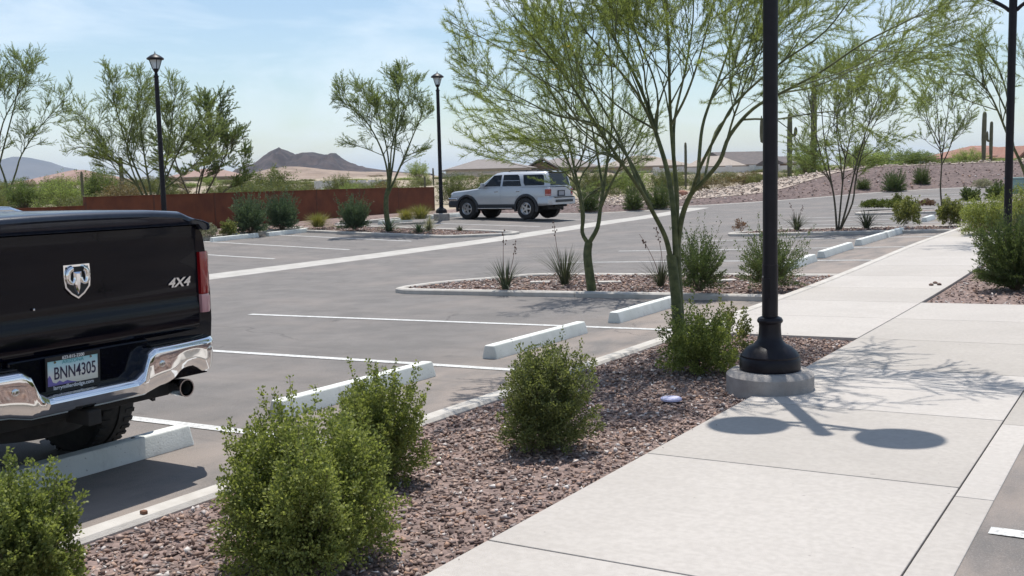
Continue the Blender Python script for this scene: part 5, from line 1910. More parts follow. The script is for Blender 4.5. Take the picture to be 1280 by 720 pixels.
    rf.loft([[(-2.06, -0.93, 1.39), (-2.06, 0.93, 1.39), (-4.15, 0.92, 1.39), (-4.15, -0.92, 1.39)], [(-2.12, -0.86, 1.66), (-2.12, 0.86, 1.66), (-3.72, 0.85, 1.66), (-3.72, -0.85, 1.66)], [(-2.22, -0.74, 1.87), (-2.22, 0.74, 1.87), (-3.35, 0.72, 1.87), (-3.35, -0.72, 1.87)], [(-2.40, -0.60, 1.91), (-2.40, 0.60, 1.91), (-3.15, 0.58, 1.91), (-3.15, -0.58, 1.91)]])
    rf.build('cab_roof', M_NAVY, cab, bevel=0.03)
    MB().add([(-2.065, -0.72, 1.47), (-2.065, 0.72, 1.47), (-2.185, 0.64, 1.82), (-2.185, -0.64, 1.82)], [(0, 1, 2, 3)]).build('rear_window', M_WINDOW, cab, fix=False)
    for s in (-1, 1):
        for a, b in ((-2.25, -2.85), (-2.95, -3.75)):
            q_ = [(a, s * 0.93, 1.44), (b, s * 0.928, 1.44), (b * 0.4 + a * 0.6 if b < -3 else b, s * 0.775, 1.82), (a, s * 0.775, 1.82)]
            MB().add(q_, [(0, 1, 2, 3)]).build('side_window', M_WINDOW, cab, fix=False)
    return t


pickup()


# ------------------------------------------------------------------ the silver car
M_SILVER = mat('silver_paint', (0.47, 0.495, 0.53), None, 0.32, metal=0.25, coat=0.8)
M_CLAD = mat('charcoal_cladding', (0.022, 0.024, 0.030), None, 0.5)
M_SEAT = mat('seat_cloth', (0.30, 0.27, 0.24), None, 0.9)


def silver_car():
    p = Vector((-16.72, 32.88, 0))
    p.z = float(lot_z(p.x, p.y)) + 0.03
    t = thing('silver_car', 'silver four door sport utility car parked side on in front of the houses', 'car', p, math.radians(-3))
    st = [(-2.27, 0.52, 0.90, 0.70), (-2.22, 0.49, 0.985, 0.78), (-2.05, 0.47, 1.035, 0.82), (-1.4, 0.47, 1.085, 0.845), (-0.95, 0.47, 1.135, 0.85), (-0.75, 0.47, 1.17, 0.85), (0.2, 0.47, 1.185, 0.85), (1.4, 0.47, 1.185, 0.85), (1.95, 0.48, 1.18, 0.845), (2.16, 0.52, 1.17, 0.825), (2.24, 0.58, 1.13, 0.79)]
    secs = []
    for x, zb, zt, w in st:
        q_ = [(0.86 * w, zb), (0.975 * w, zb + 0.07), (w, zb + 0.22), (w * 1.003, zt - 0.34), (w * 0.985, zt - 0.14), (w * 0.955, zt - 0.04), (w * 0.90, zt)]
        secs.append([(x, y, z) for y, z in q_] + [(x, -y, z) for y, z in q_[::-1]])
    mb_ = MB()
    mb_.loft(secs)
    ra = 0.435
    cuts = [cyl_y(xx, 0.40, ra, s * 0.55 if s > 0 else -1.1, 1.1 if s > 0 else -0.55) for xx in (-1.40, 1.275) for s in (-1, 1)]
    bm_ = bool_cut(mb_.mesh('body'), cuts)
    bm_.polygons.foreach_set('use_smooth', [True] * len(bm_.polygons))
    bm_.set_sharp_from_angle(angle=math.radians(30))
    bm_.materials.clear()
    bm_.materials.append(M_SILVER)
    body = link('body', bm_, t)
    # greenhouse
    def ring(z, x0, x1, w, r=0.10):
        return [(x0 + r, -w, z), (x1 - r, -w, z), (x1, -w + r, z), (x1, w - r, z), (x1 - r, w, z), (x0 + r, w, z), (x0, w - r, z), (x0, -w + r, z)]
    gh = MB()
    gh.loft([ring(1.165, -0.96, 2.21, 0.815), ring(1.40, -0.60, 2.17, 0.765), ring(1.62, -0.27, 2.10, 0.705), ring(1.68, -0.16, 2.04, 0.66), ring(1.715, 0.02, 1.92, 0.58, 0.15)])
    gh.build('cabin', M_SILVER, t, smooth=50)
    def sy(z):
        return float(np.interp(z, [1.165, 1.40, 1.62, 1.68], [0.815, 0.765, 0.705, 0.66]))
    wins = {'front_window': [(-0.60, 1.20), (-0.30, 1.50), (-0.20, 1.60), (0.16, 1.615), (0.13, 1.20)],
            'rear_door_window': [(0.22, 1.20), (0.24, 1.615), (0.86, 1.615), (0.93, 1.56), (1.06, 1.20)],
            'cargo_window': [(1.22, 1.215), (1.16, 1.30), (1.10, 1.60), (1.92, 1.60), (2.0, 1.55), (2.06, 1.24), (2.02, 1.215)]}
    for s in (-1, 1):
        for nm, poly in wins.items():
            # subdivide in height so the pane follows the curved side
            w = MB()
            V = [(x, s * (sy(z) + 0.006), z) for x, z in poly]
            w.add(V + [(x, s * (sy(z) - 0.02), z) for x, z in poly], [tuple(range(len(poly)))] + [(k, (k + 1) % len(poly), len(poly) + (k + 1) % len(poly), len(poly) + k) for k in range(len(poly))])
            w.build(nm, M_WINDOW, t)
    MB().add([(2.216, -0.64, 1.20), (2.216, 0.64, 1.20), (2.186, 0.60, 1.40), (2.186, -0.60, 1.40), (2.128, 0.55, 1.60), (2.128, -0.55, 1.60)], [(0, 1, 2, 3), (3, 2, 4, 5)]).build('back_window', M_WINDOW, t, fix=False)
    MB().add([(-0.93, -0.66, 1.20), (-0.93, 0.66, 1.20), (-0.275, 0.56, 1.61), (-0.275, -0.56, 1.61)], [(0, 1, 2, 3)]).build('windscreen', M_WINDOW, t, fix=False)
    # doors: skins a hair proud of the body, dark gaps between
    for s in (-1, 1):
        for poly in ([(-0.86, 0.60), (-0.86, 1.12), (0.155, 1.16), (0.155, 0.56), (-0.72, 0.56)], [(0.185, 0.56), (0.185, 1.16), (1.10, 1.16), (1.06, 0.98), (0.86, 0.82), (0.76, 0.56)]):
            n = len(poly)
            dm = MB()
            def yy(z):
                return float(np.interp(z, [0.47, 0.54, 0.69, 0.845, 1.045, 1.145, 1.19], [0.731, 0.829, 0.85, 0.853, 0.837, 0.812, 0.80]))
            zz = sorted({z for _, z in poly} | {0.69, 0.85, 1.04})
            strip = []
            xs = np.array(poly)
            for z in zz:
                cr = []
                for k in range(n):
                    (xa, za), (xb, zb) = poly[k], poly[(k + 1) % n]
                    if min(za, zb) - 1e-9 <= z <= max(za, zb) + 1e-9:
                        cr.append(xa if abs(zb - za) < 1e-9 else xa + (xb - xa) * (z - za) / (zb - za))
                        if abs(zb - za) < 1e-9:
                            cr.append(xb)
                strip.append([(min(cr), s * (yy(z) + 0.008), z), (max(cr), s * (yy(z) + 0.008), z), (max(cr), s * (yy(z) - 0.03), z), (min(cr), s * (yy(z) - 0.03), z)])
            dm.loft(strip)
            d = dm.build('door', M_SILVER, t, smooth=40)
            hx = -0.03 if poly[0][0] < 0 else 0.93
            MB().box((hx - 0.085, s * 0.845 - 0.014, 0.985), (hx + 0.085, s * 0.845 + 0.014, 1.025)).build('handle', M_CHROMED, d, bevel=0.008)
        # sill cladding, flares, running board, mirror
        MB().box((-0.95, s * 0.835 - 0.03, 0.45), (0.84, s * 0.835 + 0.03, 0.545)).build('sill_cladding', M_CLAD, t, bevel=0.015)
        MB().box((-0.85, s * 0.86 - 0.07, 0.385), (0.72, s * 0.86 + 0.07, 0.42)).build('running_board', M_CHROMED, t, bevel=0.012)
        for xx in (-1.40, 1.275):
            fl = MB()
            secs = []
            n = 22
            for k in range(n + 1):
                a = math.radians(-14 + 208 * k / n)
                secs.append([(xx + r_ * math.cos(a), s * y_, 0.40 + r_ * math.sin(a)) for r_, y_ in ((0.43, 0.80), (0.43, 0.888), (0.455, 0.895), (0.515, 0.875), (0.525, 0.83))])
            fl.loft(secs)
            fl.build('fender_flare', M_CLAD, t, smooth=40)
            MB().lathe([(0.0, 0), (0.44, 0)], n=28, cap=False).build('wheel_well', M_DARK, t).matrix_local = Matrix.Translation((xx, s * 0.56, 0.42)) @ Matrix.Rotation(math.radians(90), 4, 'X')
            wheel(t, xx, s * 0.755, 0.385, 0.265, s, 0.225)
        mi = MB()
        mi.loft([[(-0.62 + dx, s * (0.80 + dy), 1.16 + z) for dx, z in ((-0.06, 0.0), (0.06, 0.0), (0.06, 0.16), (-0.03, 0.16))] for dy in (0.03, 0.20)])
        mi.build('wing_mirror', M_SILVER, t, bevel=0.02)
        lm = MB()
        lm.loft([[(x, s * y, z) for x, y in ((2.10, 0.848), (2.235, 0.815), (2.268, 0.75), (2.255, 0.66), (2.18, 0.66), (2.10, 0.78))] for z in (0.84, 1.07)])
        lm.build('tail_lamp', M_RED, t, bevel=0.012)
        lc = MB()
        lc.loft([[(x, s * y, z) for x, y in ((2.12, 0.852), (2.238, 0.820), (2.273, 0.75), (2.262, 0.66), (2.18, 0.66))] for z in (0.865, 0.90)])
        lc.build('reverse_lamp', M_CLEAR, t, bevel=0.006)
        hl = MB()
        hl.loft([[(x, s * y, z) for x, y in ((-2.10, 0.80), (-2.245, 0.74), (-2.275, 0.50), (-2.20, 0.50))] for z in (0.80, 0.95)])
        hl.build('headlamp', M_GLASS, t, bevel=0.02)
    # bumpers
    fb = MB()
    fb.loft([[(-1.86, y * k, z), (-2.20, y * k, z), (-2.33, y * 0.9 * k, z), (-2.36, 0, z), (-2.33, -y * 0.9 * k, z), (-2.20, -y * k, z), (-1.86, -y * k, z)] for z, y, k in ((0.44, 0.86, 0.97), (0.50, 0.87, 1.0), (0.62, 0.87, 1.0), (0.68, 0.86, 0.98))])
    fb.build('front_bumper', M_CLAD, t, smooth=30)
    fu = MB()
    fu.loft([[(-1.86, y, z), (-2.21, y, z), (-2.34, y * 0.9, z), (-2.37, 0, z), (-2.34, -y * 0.9, z), (-2.21, -y, z), (-1.86, -y, z)] for z, y in ((0.685, 0.868), (0.79, 0.862))])
    fu.build('front_bumper_bar', M_CHROMED, t, smooth=30, bevel=0.02)
    rb = MB()
    rb.loft([[(1.80, y, z), (2.24, y, z), (2.36, y * 0.88, z), (2.39, 0, z), (2.36, -y * 0.88, z), (2.24, -y, z), (1.80, -y, z)] for z, y in ((0.52, 0.84), (0.56, 0.872), (0.74, 0.872), (0.78, 0.85))])
    rb.build('rear_bumper', M_SILVER, t, smooth=30)
    MB().box((2.30, -0.62, 0.755), (2.405, 0.62, 0.80)).build('bumper_step', M_CLAD, t, bevel=0.015)
    MB().box((2.385, -0.55, 0.60), (2.408, 0.55, 0.69)).build('bumper_insert', M_CLAD, t, bevel=0.008)
    ht = MB()
    ht.box((2.0, -0.05, 0.44), (2.46, 0.05, 0.52))
    ht.box((2.1, -0.35, 0.43), (2.2, 0.35, 0.50))
    ht.build('tow_hitch', M_DARK, t, bevel=0.01)
    MB().box((2.232, -0.20, 0.83), (2.262, 0.20, 1.00)).build('licence_plate', mat('grey_plate', (0.30, 0.30, 0.33), None, 0.5), t, bevel=0.01).data.materials
    pf = MB()
    for a, b in (((-0.22, 0.81), (0.22, 0.835)), ((-0.22, 0.995), (0.22, 1.02)), ((-0.22, 0.835), (-0.19, 0.995)), ((0.19, 0.835), (0.22, 0.995))):
        pf.box((2.22, a[0], a[1]), (2.272, b[0], b[1]))
    pf.build('plate_surround', M_CLAD, t)
    MB().box((2.19, -0.30, 1.14), (2.245, 0.30, 1.165)).build('tailgate_handle', M_CLAD, t, bevel=0.008)
    # roof rack
    for s in (-1, 1):
        MB().tube([(0.35, s * 0.55, 1.735), (0.45, s * 0.55, 1.765), (1.85, s * 0.55, 1.755), (1.95, s * 0.55, 1.725)], 0.016, 8).build('roof_rail', M_CLAD, t, smooth=50, fix=False)
    for x in (0.75, 1.55):
        MB().tube([(x, -0.55, 1.765), (x, 0.55, 1.765)], 0.014, 8).build('cross_bar', M_CLAD, t, smooth=50, fix=False)
    MB().box((2.02, -0.55, 1.655), (2.20, 0.55, 1.685)).build('rear_spoiler', M_CLAD, t, bevel=0.012)
    ub = MB()
    ub.box((-1.9, -0.5, 0.34), (2.0, 0.5, 0.52))
    ub.build('frame', M_DARK, t, bevel=0.02)
    return t


silver_car()

# ------------------------------------------------------------------ far land: hills, houses, walls
def spot(px, z):
    q_ = at_depth(px, 226, z)
    return Vector((q_.x, q_.y, float(desert(q_.x, q_.y))))


def z_of(px, py, z):
    return at_depth(px, py, z).z


def hill(name, ridge, Z, depth, mat_, nu=110, nv=34, rough=0.14, base=0.0, seed=1):
    R = np.array(ridge, float)
    u = np.linspace(0, 1, nu)
    px = np.interp(u, np.linspace(0, 1, len(R)), R[:, 0])
    py = np.interp(px, R[:, 0], R[:, 1])
    v = np.linspace(-1, 1, nv)
    V = []
    for j in range(nv):
        for i in range(nu):
            q_ = at_depth(px[i], py[i], Z)
            h = q_.z - base
            k = max(0.0, 1 - abs(v[j]) ** 1.25)
            x, y = q_.x + VD[0] * v[j] * depth, q_.y + VD[1] * v[j] * depth
            s = u[i] * 40
            fr = 9.0 / depth
            n = (mnoise.ridged_multi_fractal(Vector((x * fr * 0.35, y * fr * 0.35, seed)), 1.0, 2.1, 6, 1.0, 2.0) - 1.2) * rough * min(1.0, abs(v[j]) * 3.5) * (1 - abs(v[j]))
            V.append((x, y, base - 2 + (h + 2) * max(0.0, k + n * k ** 0.3) * (1 if abs(v[j]) < 0.999 else 0)))
    idx = np.arange(nu * nv).reshape(nv, nu)
    F = np.stack([idx[:-1, :-1], idx[:-1, 1:], idx[1:, 1:], idx[1:, :-1]], -1).reshape(-1, 4)
    me = bpy.data.meshes.new(name)
    me.from_pydata(V, [], F.tolist())
    me.polygons.foreach_set('use_smooth', [True] * len(me.polygons))
    me.materials.append(mat_)
    o = link(name, me, kind='structure')
    return o


hill('mountain', [(-260, 222), (-200, 212), (-150, 200), (-90, 204), (-40, 198), (0, 201), (20, 195), (34, 196), (60, 202), (76, 208), (92, 211), (112, 215), (140, 221), (170, 226)], 6500, 900, M_FAR, 160, 24, 0.10, base=2, seed=4)
hill('hill', [(292, 217), (312, 207), (324, 200), (334, 193), (345, 187.5), (353, 185.6), (360, 188), (368, 192.5), (375, 191.5), (384, 190.5), (392, 190), (401, 192), (408, 194), (413, 191.5), (419, 191.5), (425, 196), (433, 201), (444, 206), (458, 209.5), (476, 212), (500, 214.5), (540, 217)], 1500, 190, M_HILL, 200, 60, 0.42, base=2, seed=8)
hill('hill', [(318, 222), (334, 213), (347, 209.5), (358, 208), (375, 208), (390, 209.5), (404, 211.5), (425, 213), (450, 214.5), (475, 214.5), (500, 215.5), (530, 218), (560, 221)], 560, 130, M_TAN, 130, 40, 0.16, base=1.6, seed=9)

M_STUCCO = [mat('tan_stucco', (0.50, 0.42, 0.345), (0.55, 0.47, 0.39), 0.95, 3), mat('pale_stucco', (0.66, 0.62, 0.56), (0.72, 0.68, 0.61), 0.95, 3), mat('grey_stucco', (0.36, 0.355, 0.36), (0.40, 0.395, 0.40), 0.95, 3), mat('brown_stucco', (0.20, 0.13, 0.095), (0.25, 0.165, 0.12), 0.95, 3)]


def x_tile(N, L, vec, col, bs):
    w = N.new('ShaderNodeTexWave')
    w.wave_type = 'BANDS'
    w.bands_direction = 'Z'
    w.inputs['Scale'].default_value = 5.5
    w.inputs['Distortion'].default_value = 0.6
    L.new(vec, w.inputs['Vector'])
    col = mixc(N, L, mathn(N, L, w.outputs['Fac'], 0.35), col, (0.13, 0.105, 0.09))
    s = noise(N, L, vec, 1.6, 5, 0.6, 0.45, 0.65)
    return mixc(N, L, mathn(N, L, s, 0.3), col, (0.2, 0.16, 0.14))


M_ROOF = [mat('grey_brown_tile', (0.215, 0.19, 0.18), (0.27, 0.245, 0.23), 0.9, 4, extra=x_tile), mat('pink_clay_tile', (0.30, 0.19, 0.155), (0.36, 0.235, 0.195), 0.9, 4, extra=x_tile), mat('tan_tile', (0.34, 0.285, 0.24), (0.40, 0.345, 0.295), 0.9, 4, extra=x_tile), mat('dark_tile', (0.085, 0.075, 0.075), (0.13, 0.115, 0.115), 0.9, 4, extra=x_tile), mat('red_clay_tile', (0.31, 0.15, 0.11), (0.37, 0.19, 0.14), 0.9, 4, extra=x_tile)]
M_HWIN = mat('house_window', (0.02, 0.024, 0.03), None, 0.08)
M_TRIM = mat('fascia', (0.30, 0.25, 0.21), None, 0.8)


def house(label, px0, px1, z, y_eave, y_ridge, wall_m, roof_m, depth=11.0, turn=0.0, hip=True, wins=4, hipk=None, gable_front=None):
    """Bungalow whose front spans px0..px1 at depth z; eave and ridge heights are read at that depth."""
    c = spot((px0 + px1) / 2, z)
    W_ = (px1 - px0) * z / F_PX
    ze, zr = z_of((px0 + px1) / 2, y_eave, z) - c.z, z_of((px0 + px1) / 2, y_ridge, z + depth / 2) - c.z
    t = thing('house', label, 'house', c, YAW + turn)
    w, d = W_ / 2, depth
    MB().box((-w, 0, -1.5), (w, d, ze)).build('wall', wall_m, t)
    o = 0.55
    rf = MB()
    k = min(w * 0.9, d / 2 + o) if hip else 0.0
    V = [(-w - o, -o, ze - 0.12), (w + o, -o, ze - 0.12), (w + o, d + o, ze - 0.12), (-w - o, d + o, ze - 0.12),
         (-w - o, -o, ze), (w + o, -o, ze), (w + o, d + o, ze), (-w - o, d + o, ze), (-w - o + k, d / 2, zr), (w + o - k, d / 2, zr)]
    rf.add(V, [(3, 2, 1, 0), (0, 1, 5, 4), (1, 2, 6, 5), (2, 3, 7, 6), (3, 0, 4, 7), (4, 5, 9, 8), (5, 6, 9), (6, 7, 8, 9), (7, 4, 8)])
    roof = rf.build('roof', roof_m, t)
    MB().box((-w - o - 0.02, -o - 0.02, ze - 0.14), (w + o + 0.02, -o + 0.02, ze - 0.01)).build('fascia', M_TRIM, roof)
    for i in range(wins):
        x = -w + (i + 0.5) * 2 * w / wins + rng.uniform(-0.5, 0.5)
        ww = rng.uniform(0.5, 0.85)
        f = MB().box((x - ww - 0.08, -0.05, ze - 1.95), (x + ww + 0.08, 0.0, ze - 0.55)).build('window', M_STUCCO[1], t)
        MB().box((x - ww, -0.07, ze - 1.87), (x + ww, -0.02, ze - 0.63)).build('pane', M_HWIN, f)
    if gable_front is not None:
        gx0, gx1, zg = gable_front
        gx0, gx1 = [(q_ - (px0 + px1) / 2) * z / F_PX for q_ in (gx0, gx1)]
        zg = z_of((px0 + px1) / 2, zg, z) - c.z
        MB().prism([(gx0, -1.5), (gx1, -1.5), (gx1, ze - 0.3), ((gx0 + gx1) / 2, zg - 0.25), (gx0, ze - 0.3)], -3.0, 1.0, 'y').build('gable_wing', M_STUCCO[3], t)
        gr = MB()
        for a, b in (((gx0 - 0.5, ze - 0.55), ((gx0 + gx1) / 2, zg)), (((gx0 + gx1) / 2, zg), (gx1 + 0.5, ze - 0.55))):
            gr.loft([[(a[0], y, a[1]), (b[0], y, b[1]), (b[0], y, b[1] + 0.18), (a[0], y, a[1] + 0.18)] for y in (-3.4, 4.0)])
        gr.build('gable_roof', roof_m, t)
        gw = MB().box(((gx0 + gx1) / 2 - 0.9, -3.08, ze - 2.2), ((gx0 + gx1) / 2 + 0.9, -3.0, ze - 0.9)).build('window', M_STUCCO[1], t)
        MB().box(((gx0 + gx1) / 2 - 0.8, -3.12, ze - 2.1), ((gx0 + gx1) / 2 + 0.8, -3.03, ze - 1.0)).build('pane', M_HWIN, gw)
    return t


house('long tan house with low grey brown tile roof behind the silver car', 566, 665, 112, 210.5, 199.0, M_STUCCO[1], M_ROOF[0], 12, 0.12, wins=6)
house('brown gabled house with grey tile roof right of the long tan house', 660, 745, 118, 209, 197.5, M_STUCCO[0], M_ROOF[0], 13, -0.1, wins=3, gable_front=(657, 702, 199))
house('tan roofed house half hidden behind the thick tree trunk', 775, 860, 108, 207, 194, M_STUCCO[0], M_ROOF[2], 12, 0.1, wins=4)
house('low pale house with tan hip roof between the trunk and the lamp post', 862, 925, 105, 207.5, 195, M_STUCCO[0], M_ROOF[2], 11, -0.15, wins=3)
house('grey gable sided house with dark roof just left of the tall lamp post', 918, 985, 122, 205, 189, M_STUCCO[2], M_ROOF[3], 12, 0.2, hip=False, wins=2)
house('dark roofed house just right of the tall lamp post', 985, 1012, 100, 203, 195, M_STUCCO[3], M_ROOF[3], 10, 0.0, hip=False, wins=1)
house('pink tiled house beyond the shrubs at far left', 12, 62, 100, 230, 214, M_STUCCO[3], M_ROOF[1], 13, -0.35, wins=2)
house('low house with tan roof left of the dark mesquite', 62, 112, 135, 226, 216, M_STUCCO[0], M_ROOF[2], 12, 0.1, wins=3)
house('house with pinkish roof peeking through the mesquite', 212, 290, 120, 221, 211, M_STUCCO[0], M_ROOF[1], 12, 0.1, wins=3)
house('house with red tile roof at the far right edge', 1246, 1300, 84, 194, 181, M_STUCCO[0], M_ROOF[4], 11, 0.15, wins=3, gable_front=(1240, 1262, 186))

M_BWALL = mat('block_wall', (0.46, 0.40, 0.335), (0.52, 0.455, 0.385), 0.95, 2)
M_BWALLW = mat('white_wall', (0.58, 0.56, 0.54), (0.66, 0.64, 0.61), 0.95, 2)


def yard_wall(label, px0, px1, z0, z1, h, m_):
    a, b = spot(px0, z0), spot(px1, z1)
    t = thing('yard_wall', label, 'wall', (0, 0, 0))
    n = 6
    P = [a + (b - a) * k / n for k in range(n + 1)]
    d = (b - a).normalized()
    nn = Vector((-d.y, d.x, 0)) * 0.1
    zb = min(p_.z for p_ in P)
    h = z_of((px0 + px1) / 2, h, (z0 + z1) / 2) - zb
    w = MB()
    secs = []
    for p_ in P:
        l, r_ = p_ - nn, p_ + nn
        secs.append([(l.x, l.y, zb - 1), (r_.x, r_.y, zb - 1), (r_.x, r_.y, zb + h), (l.x, l.y, zb + h)])
    w.loft(secs)
    w.build('wall_body', m_, t)
    for p_ in P:
        MB().box((p_.x - 0.22, p_.y - 0.22, zb - 1), (p_.x + 0.22, p_.y + 0.22, zb + h + 0.12)).build('pier', m_, t)
    return t


yard_wall('pale block wall in front of the long tan house', 552, 690, 100, 104, 216.0, M_BWALL)
yard_wall('grey block wall in front of the low pale house', 820, 1000, 92, 94, 208.5, M_BWALLW)
yard_wall('white wall beyond the fence below the tan hill', 398, 478, 74, 78, 227.5, M_BWALLW)

# ------------------------------------------------------------------ desert plants
def proto(leafm, n_stems, leaves, ll, lw, **kw):
    """Unit-size bush (1 m wide and high) kept as a recipe: mesh data for the copies to share."""
    stems, V, F = shrub_parts(1.0, 1.0, n_stems, leaves, ll, lw, **kw)
    me_o = from_arrays('foliage', V, F, leafm)
    st_o = tubes_np(stems[::2]).build('stems', M_STEM, None, fix=False)
    fm, sm = me_o.data, st_o.data
    bpy.data.objects.remove(me_o)
    bpy.data.objects.remove(st_o)
    return fm, sm


PR = {
    'pale': [proto(L_SCRUB, 170, 64, 0.036, 0.012, open_=0.3, spike=0.2, n_spikes=20) for _ in range(2)],
    'green': [proto(L_TREEF, 170, 64, 0.034, 0.012, open_=0.2, spike=0.2, n_spikes=20) for _ in range(2)],
    'dark': [proto(L_MESQ, 180, 64, 0.034, 0.015, open_=0.2, spike=0.15, n_spikes=16, low=0.05) for _ in range(2)],
    'brown': [proto(L_SCRUBD, 90, 35, 0.05, 0.018, open_=0.4) for _ in range(2)],
    'berm': [proto(L_SAGE, 170, 60, 0.045, 0.016, spike=0.25, n_spikes=60, tight=True) for _ in range(2)],
    'silver': [proto(L_SILVER, 120, 40, 0.05, 0.022) for _ in range(1)],
}


def bush(kind, label, px, z, wpx, top_y, group=None, cat='bush', name='desert_bush', fn=None):
    p = spot(px, z) if fn is None else fn
    h = max(0.3, z_of(px, top_y, z) - p.z)
    w = wpx * z / F_PX
    fm, sm = PR[kind][int(rng.integers(0, len(PR[kind])))]
    t = thing(name, label, cat, p - Vector((0, 0, 0.05)), rng.uniform(0, 6.28), group, (w, w, h))
    link('foliage', fm, t, kind='stuff')
    link('stems', sm, t, kind='stuff')
    return t


# bushes one can pick out
bush('pale', 'big pale green bush just above the fence, left of the tan hill', 332, 52, 92, 204)
bush('pale', 'yellow green bush above the fence, left of the big pale one', 284, 50, 46, 222)
bush('pale', 'pale bush above the fence under the tan hill', 352, 50, 40, 222)
bush('dark', 'dark rounded desert tree at the left end of the fence', 122, 58, 52, 203, cat='tree', name='desert_tree')
bush('green', 'round green tree far beyond the fence end', 523, 105, 30, 200, cat='tree', name='desert_tree')
bush('dark', 'green bush behind the pink roofed house front', 28, 55, 50, 219)
bush('green', 'green bush right of the pink roof', 76, 54, 62, 217)
bush('pale', 'tall pale grass like bush directly behind the lamp post at the fence end', 568, 52, 52, 213)
bush('pale', 'pale bush behind the bonnet of the silver car', 603, 50, 44, 214)
bush('pale', 'pale wispy bush above the fence right of the white wall', 425, 60, 40, 215)
bush('pale', 'pale bush behind the vase shaped tree', 478, 56, 36, 221)
bush('green', 'tall green thicket left of the two saguaros', 1010, 58, 46, 168)
bush('green', 'broad grey green bush behind the berm', 1080, 64, 74, 180)
bush('dark', 'dark green bush on the skyline behind the berm', 1118, 75, 70, 184)
bush('dark', 'round dark green bush left of the slim tree', 1148, 66, 50, 186)
bush('green', 'yellow green round bush behind the berm, right of the slim tree', 1210, 66, 44, 184)
bush('brown', 'reddish brown bush behind the rocks, left of the tall lamp post', 925, 62, 56, 212)
bush('brown', 'brown bush behind the rocks, right of the tree trunk', 888, 58, 46, 214)
bush('pale', 'pale green bush behind the tree trunk, left of the rocks', 830, 58, 50, 208)
bush('pale', 'pale green bush behind the silver car tailgate', 745, 56, 52, 206)
bush('green', 'light green bush between the two green trees', 790, 56, 50, 205)
bush('brown', 'orange brown bush at the foot of the saguaros', 1000, 60, 34, 217)
bush('pale', 'pale bush at the foot of the tallest saguaro', 1040, 60, 40, 205)

# mass of the same scrub farther off: same kinds, nothing to tell them apart
GS = 'desert scrub bushes beyond the lot'
for i in range(270):
    px = rng.uniform(-150, 640) if i < 150 else rng.uniform(640, 1420)
    z = rng.uniform(44, 100) if i % 5 else rng.uniform(90, 170)
    p = spot(px, z)
    if float(poly_dist(np.array([p.x]), np.array([p.y]), LOT)[0]) < 3.0 or (p.x > -24.5 and p.y < 37):
        continue
    if (px > 690 and z < 57) or (545 < px < 690 and z < 75):
        continue
    kind = ('pale', 'pale', 'green', 'pale', 'brown')[int(rng.integers(0, 5))]
    hor = 239 - 0.0242 * px
    wpx, ty = rng.uniform(26, 62) * 55 / z, hor + (rng.uniform(-20, 4) if px < 130 else rng.uniform(-19, 3) if px < 310 else rng.uniform(-7, 6)) if px < 640 else hor + rng.uniform(-16, 6) * (0.4 if px < 1000 else 1.0)
    where = next(w_ for lim, w_ in ((20, 'beyond the fence at the far left, behind the leaning tree'), (108, 'left of the fence end, above the pickup'), (240, 'above the fence behind the wide many stemmed tree'), (330, 'above the fence between the mesquite and the dark hill'), (430, 'above the fence below the dark hill'), (545, 'above the right half of the rusted fence'), (640, 'behind the silver car'), (760, 'behind the forked green tree'), (860, 'behind the thick tree trunk'), (960, 'left of the tall lamp post beyond the pale rocks'), (1040, 'beyond the berm by the tallest saguaro'), (1160, 'beyond the berm behind the many stemmed tree'), (1240, 'beyond the berm near the saguaro pair'), (9999, 'beyond the berm at the far right')) if px < lim)
    size = 'distant' if z > 90 else 'broad' if wpx > 46 else 'small' if wpx < 32 else 'middling'
    bush(kind, size + {'pale': ' pale yellow green', 'green': ' soft green', 'brown': ' dry brown'}[kind] + ' bush ' + where, px, z, wpx, ty, GS + ', ' + kind)


# shrubs on the berm and the gravel behind the silver car
def bshrub(kind, label, px, py, wpx, hpx, cat='shrub', name='shrub', group=None):
    p, z = at(px, py, 0.0, berm_z)
    return bush(kind, label, px, z, wpx, py - hpx, group, cat, name, fn=p)


bshrub('berm', 'big rounded green shrub on the gravel berm', 1118, 239, 31, 28)
bshrub('berm', 'smaller green shrub higher up the gravel berm', 1152, 230, 22, 24)
bshrub('berm', 'olive shrub on the berm between the dark stems', 1079, 236, 20, 15)
bshrub('berm', 'dark shrub at the gravel edge behind the forked tree', 738, 264, 30, 32)
bshrub('berm', 'round dark shrub left of the thick trunk at the far gravel edge', 792, 262, 28, 30)
bshrub('berm', 'wide dark shrub behind the thick trunk at the far gravel edge', 824, 261, 36, 34)
bshrub('silver', 'pale dry topped shrub on the berm at right', 1229, 234, 24, 14)
bshrub('silver', 'pale dry shrub on the berm right of the lamp post', 1276, 232, 22, 14)

# ------------------------------------------------------------------ saguaros
M_CACT = mat('saguaro_skin', (0.095, 0.095, 0.060), (0.15, 0.145, 0.095), 0.85, 3, coords='obj')


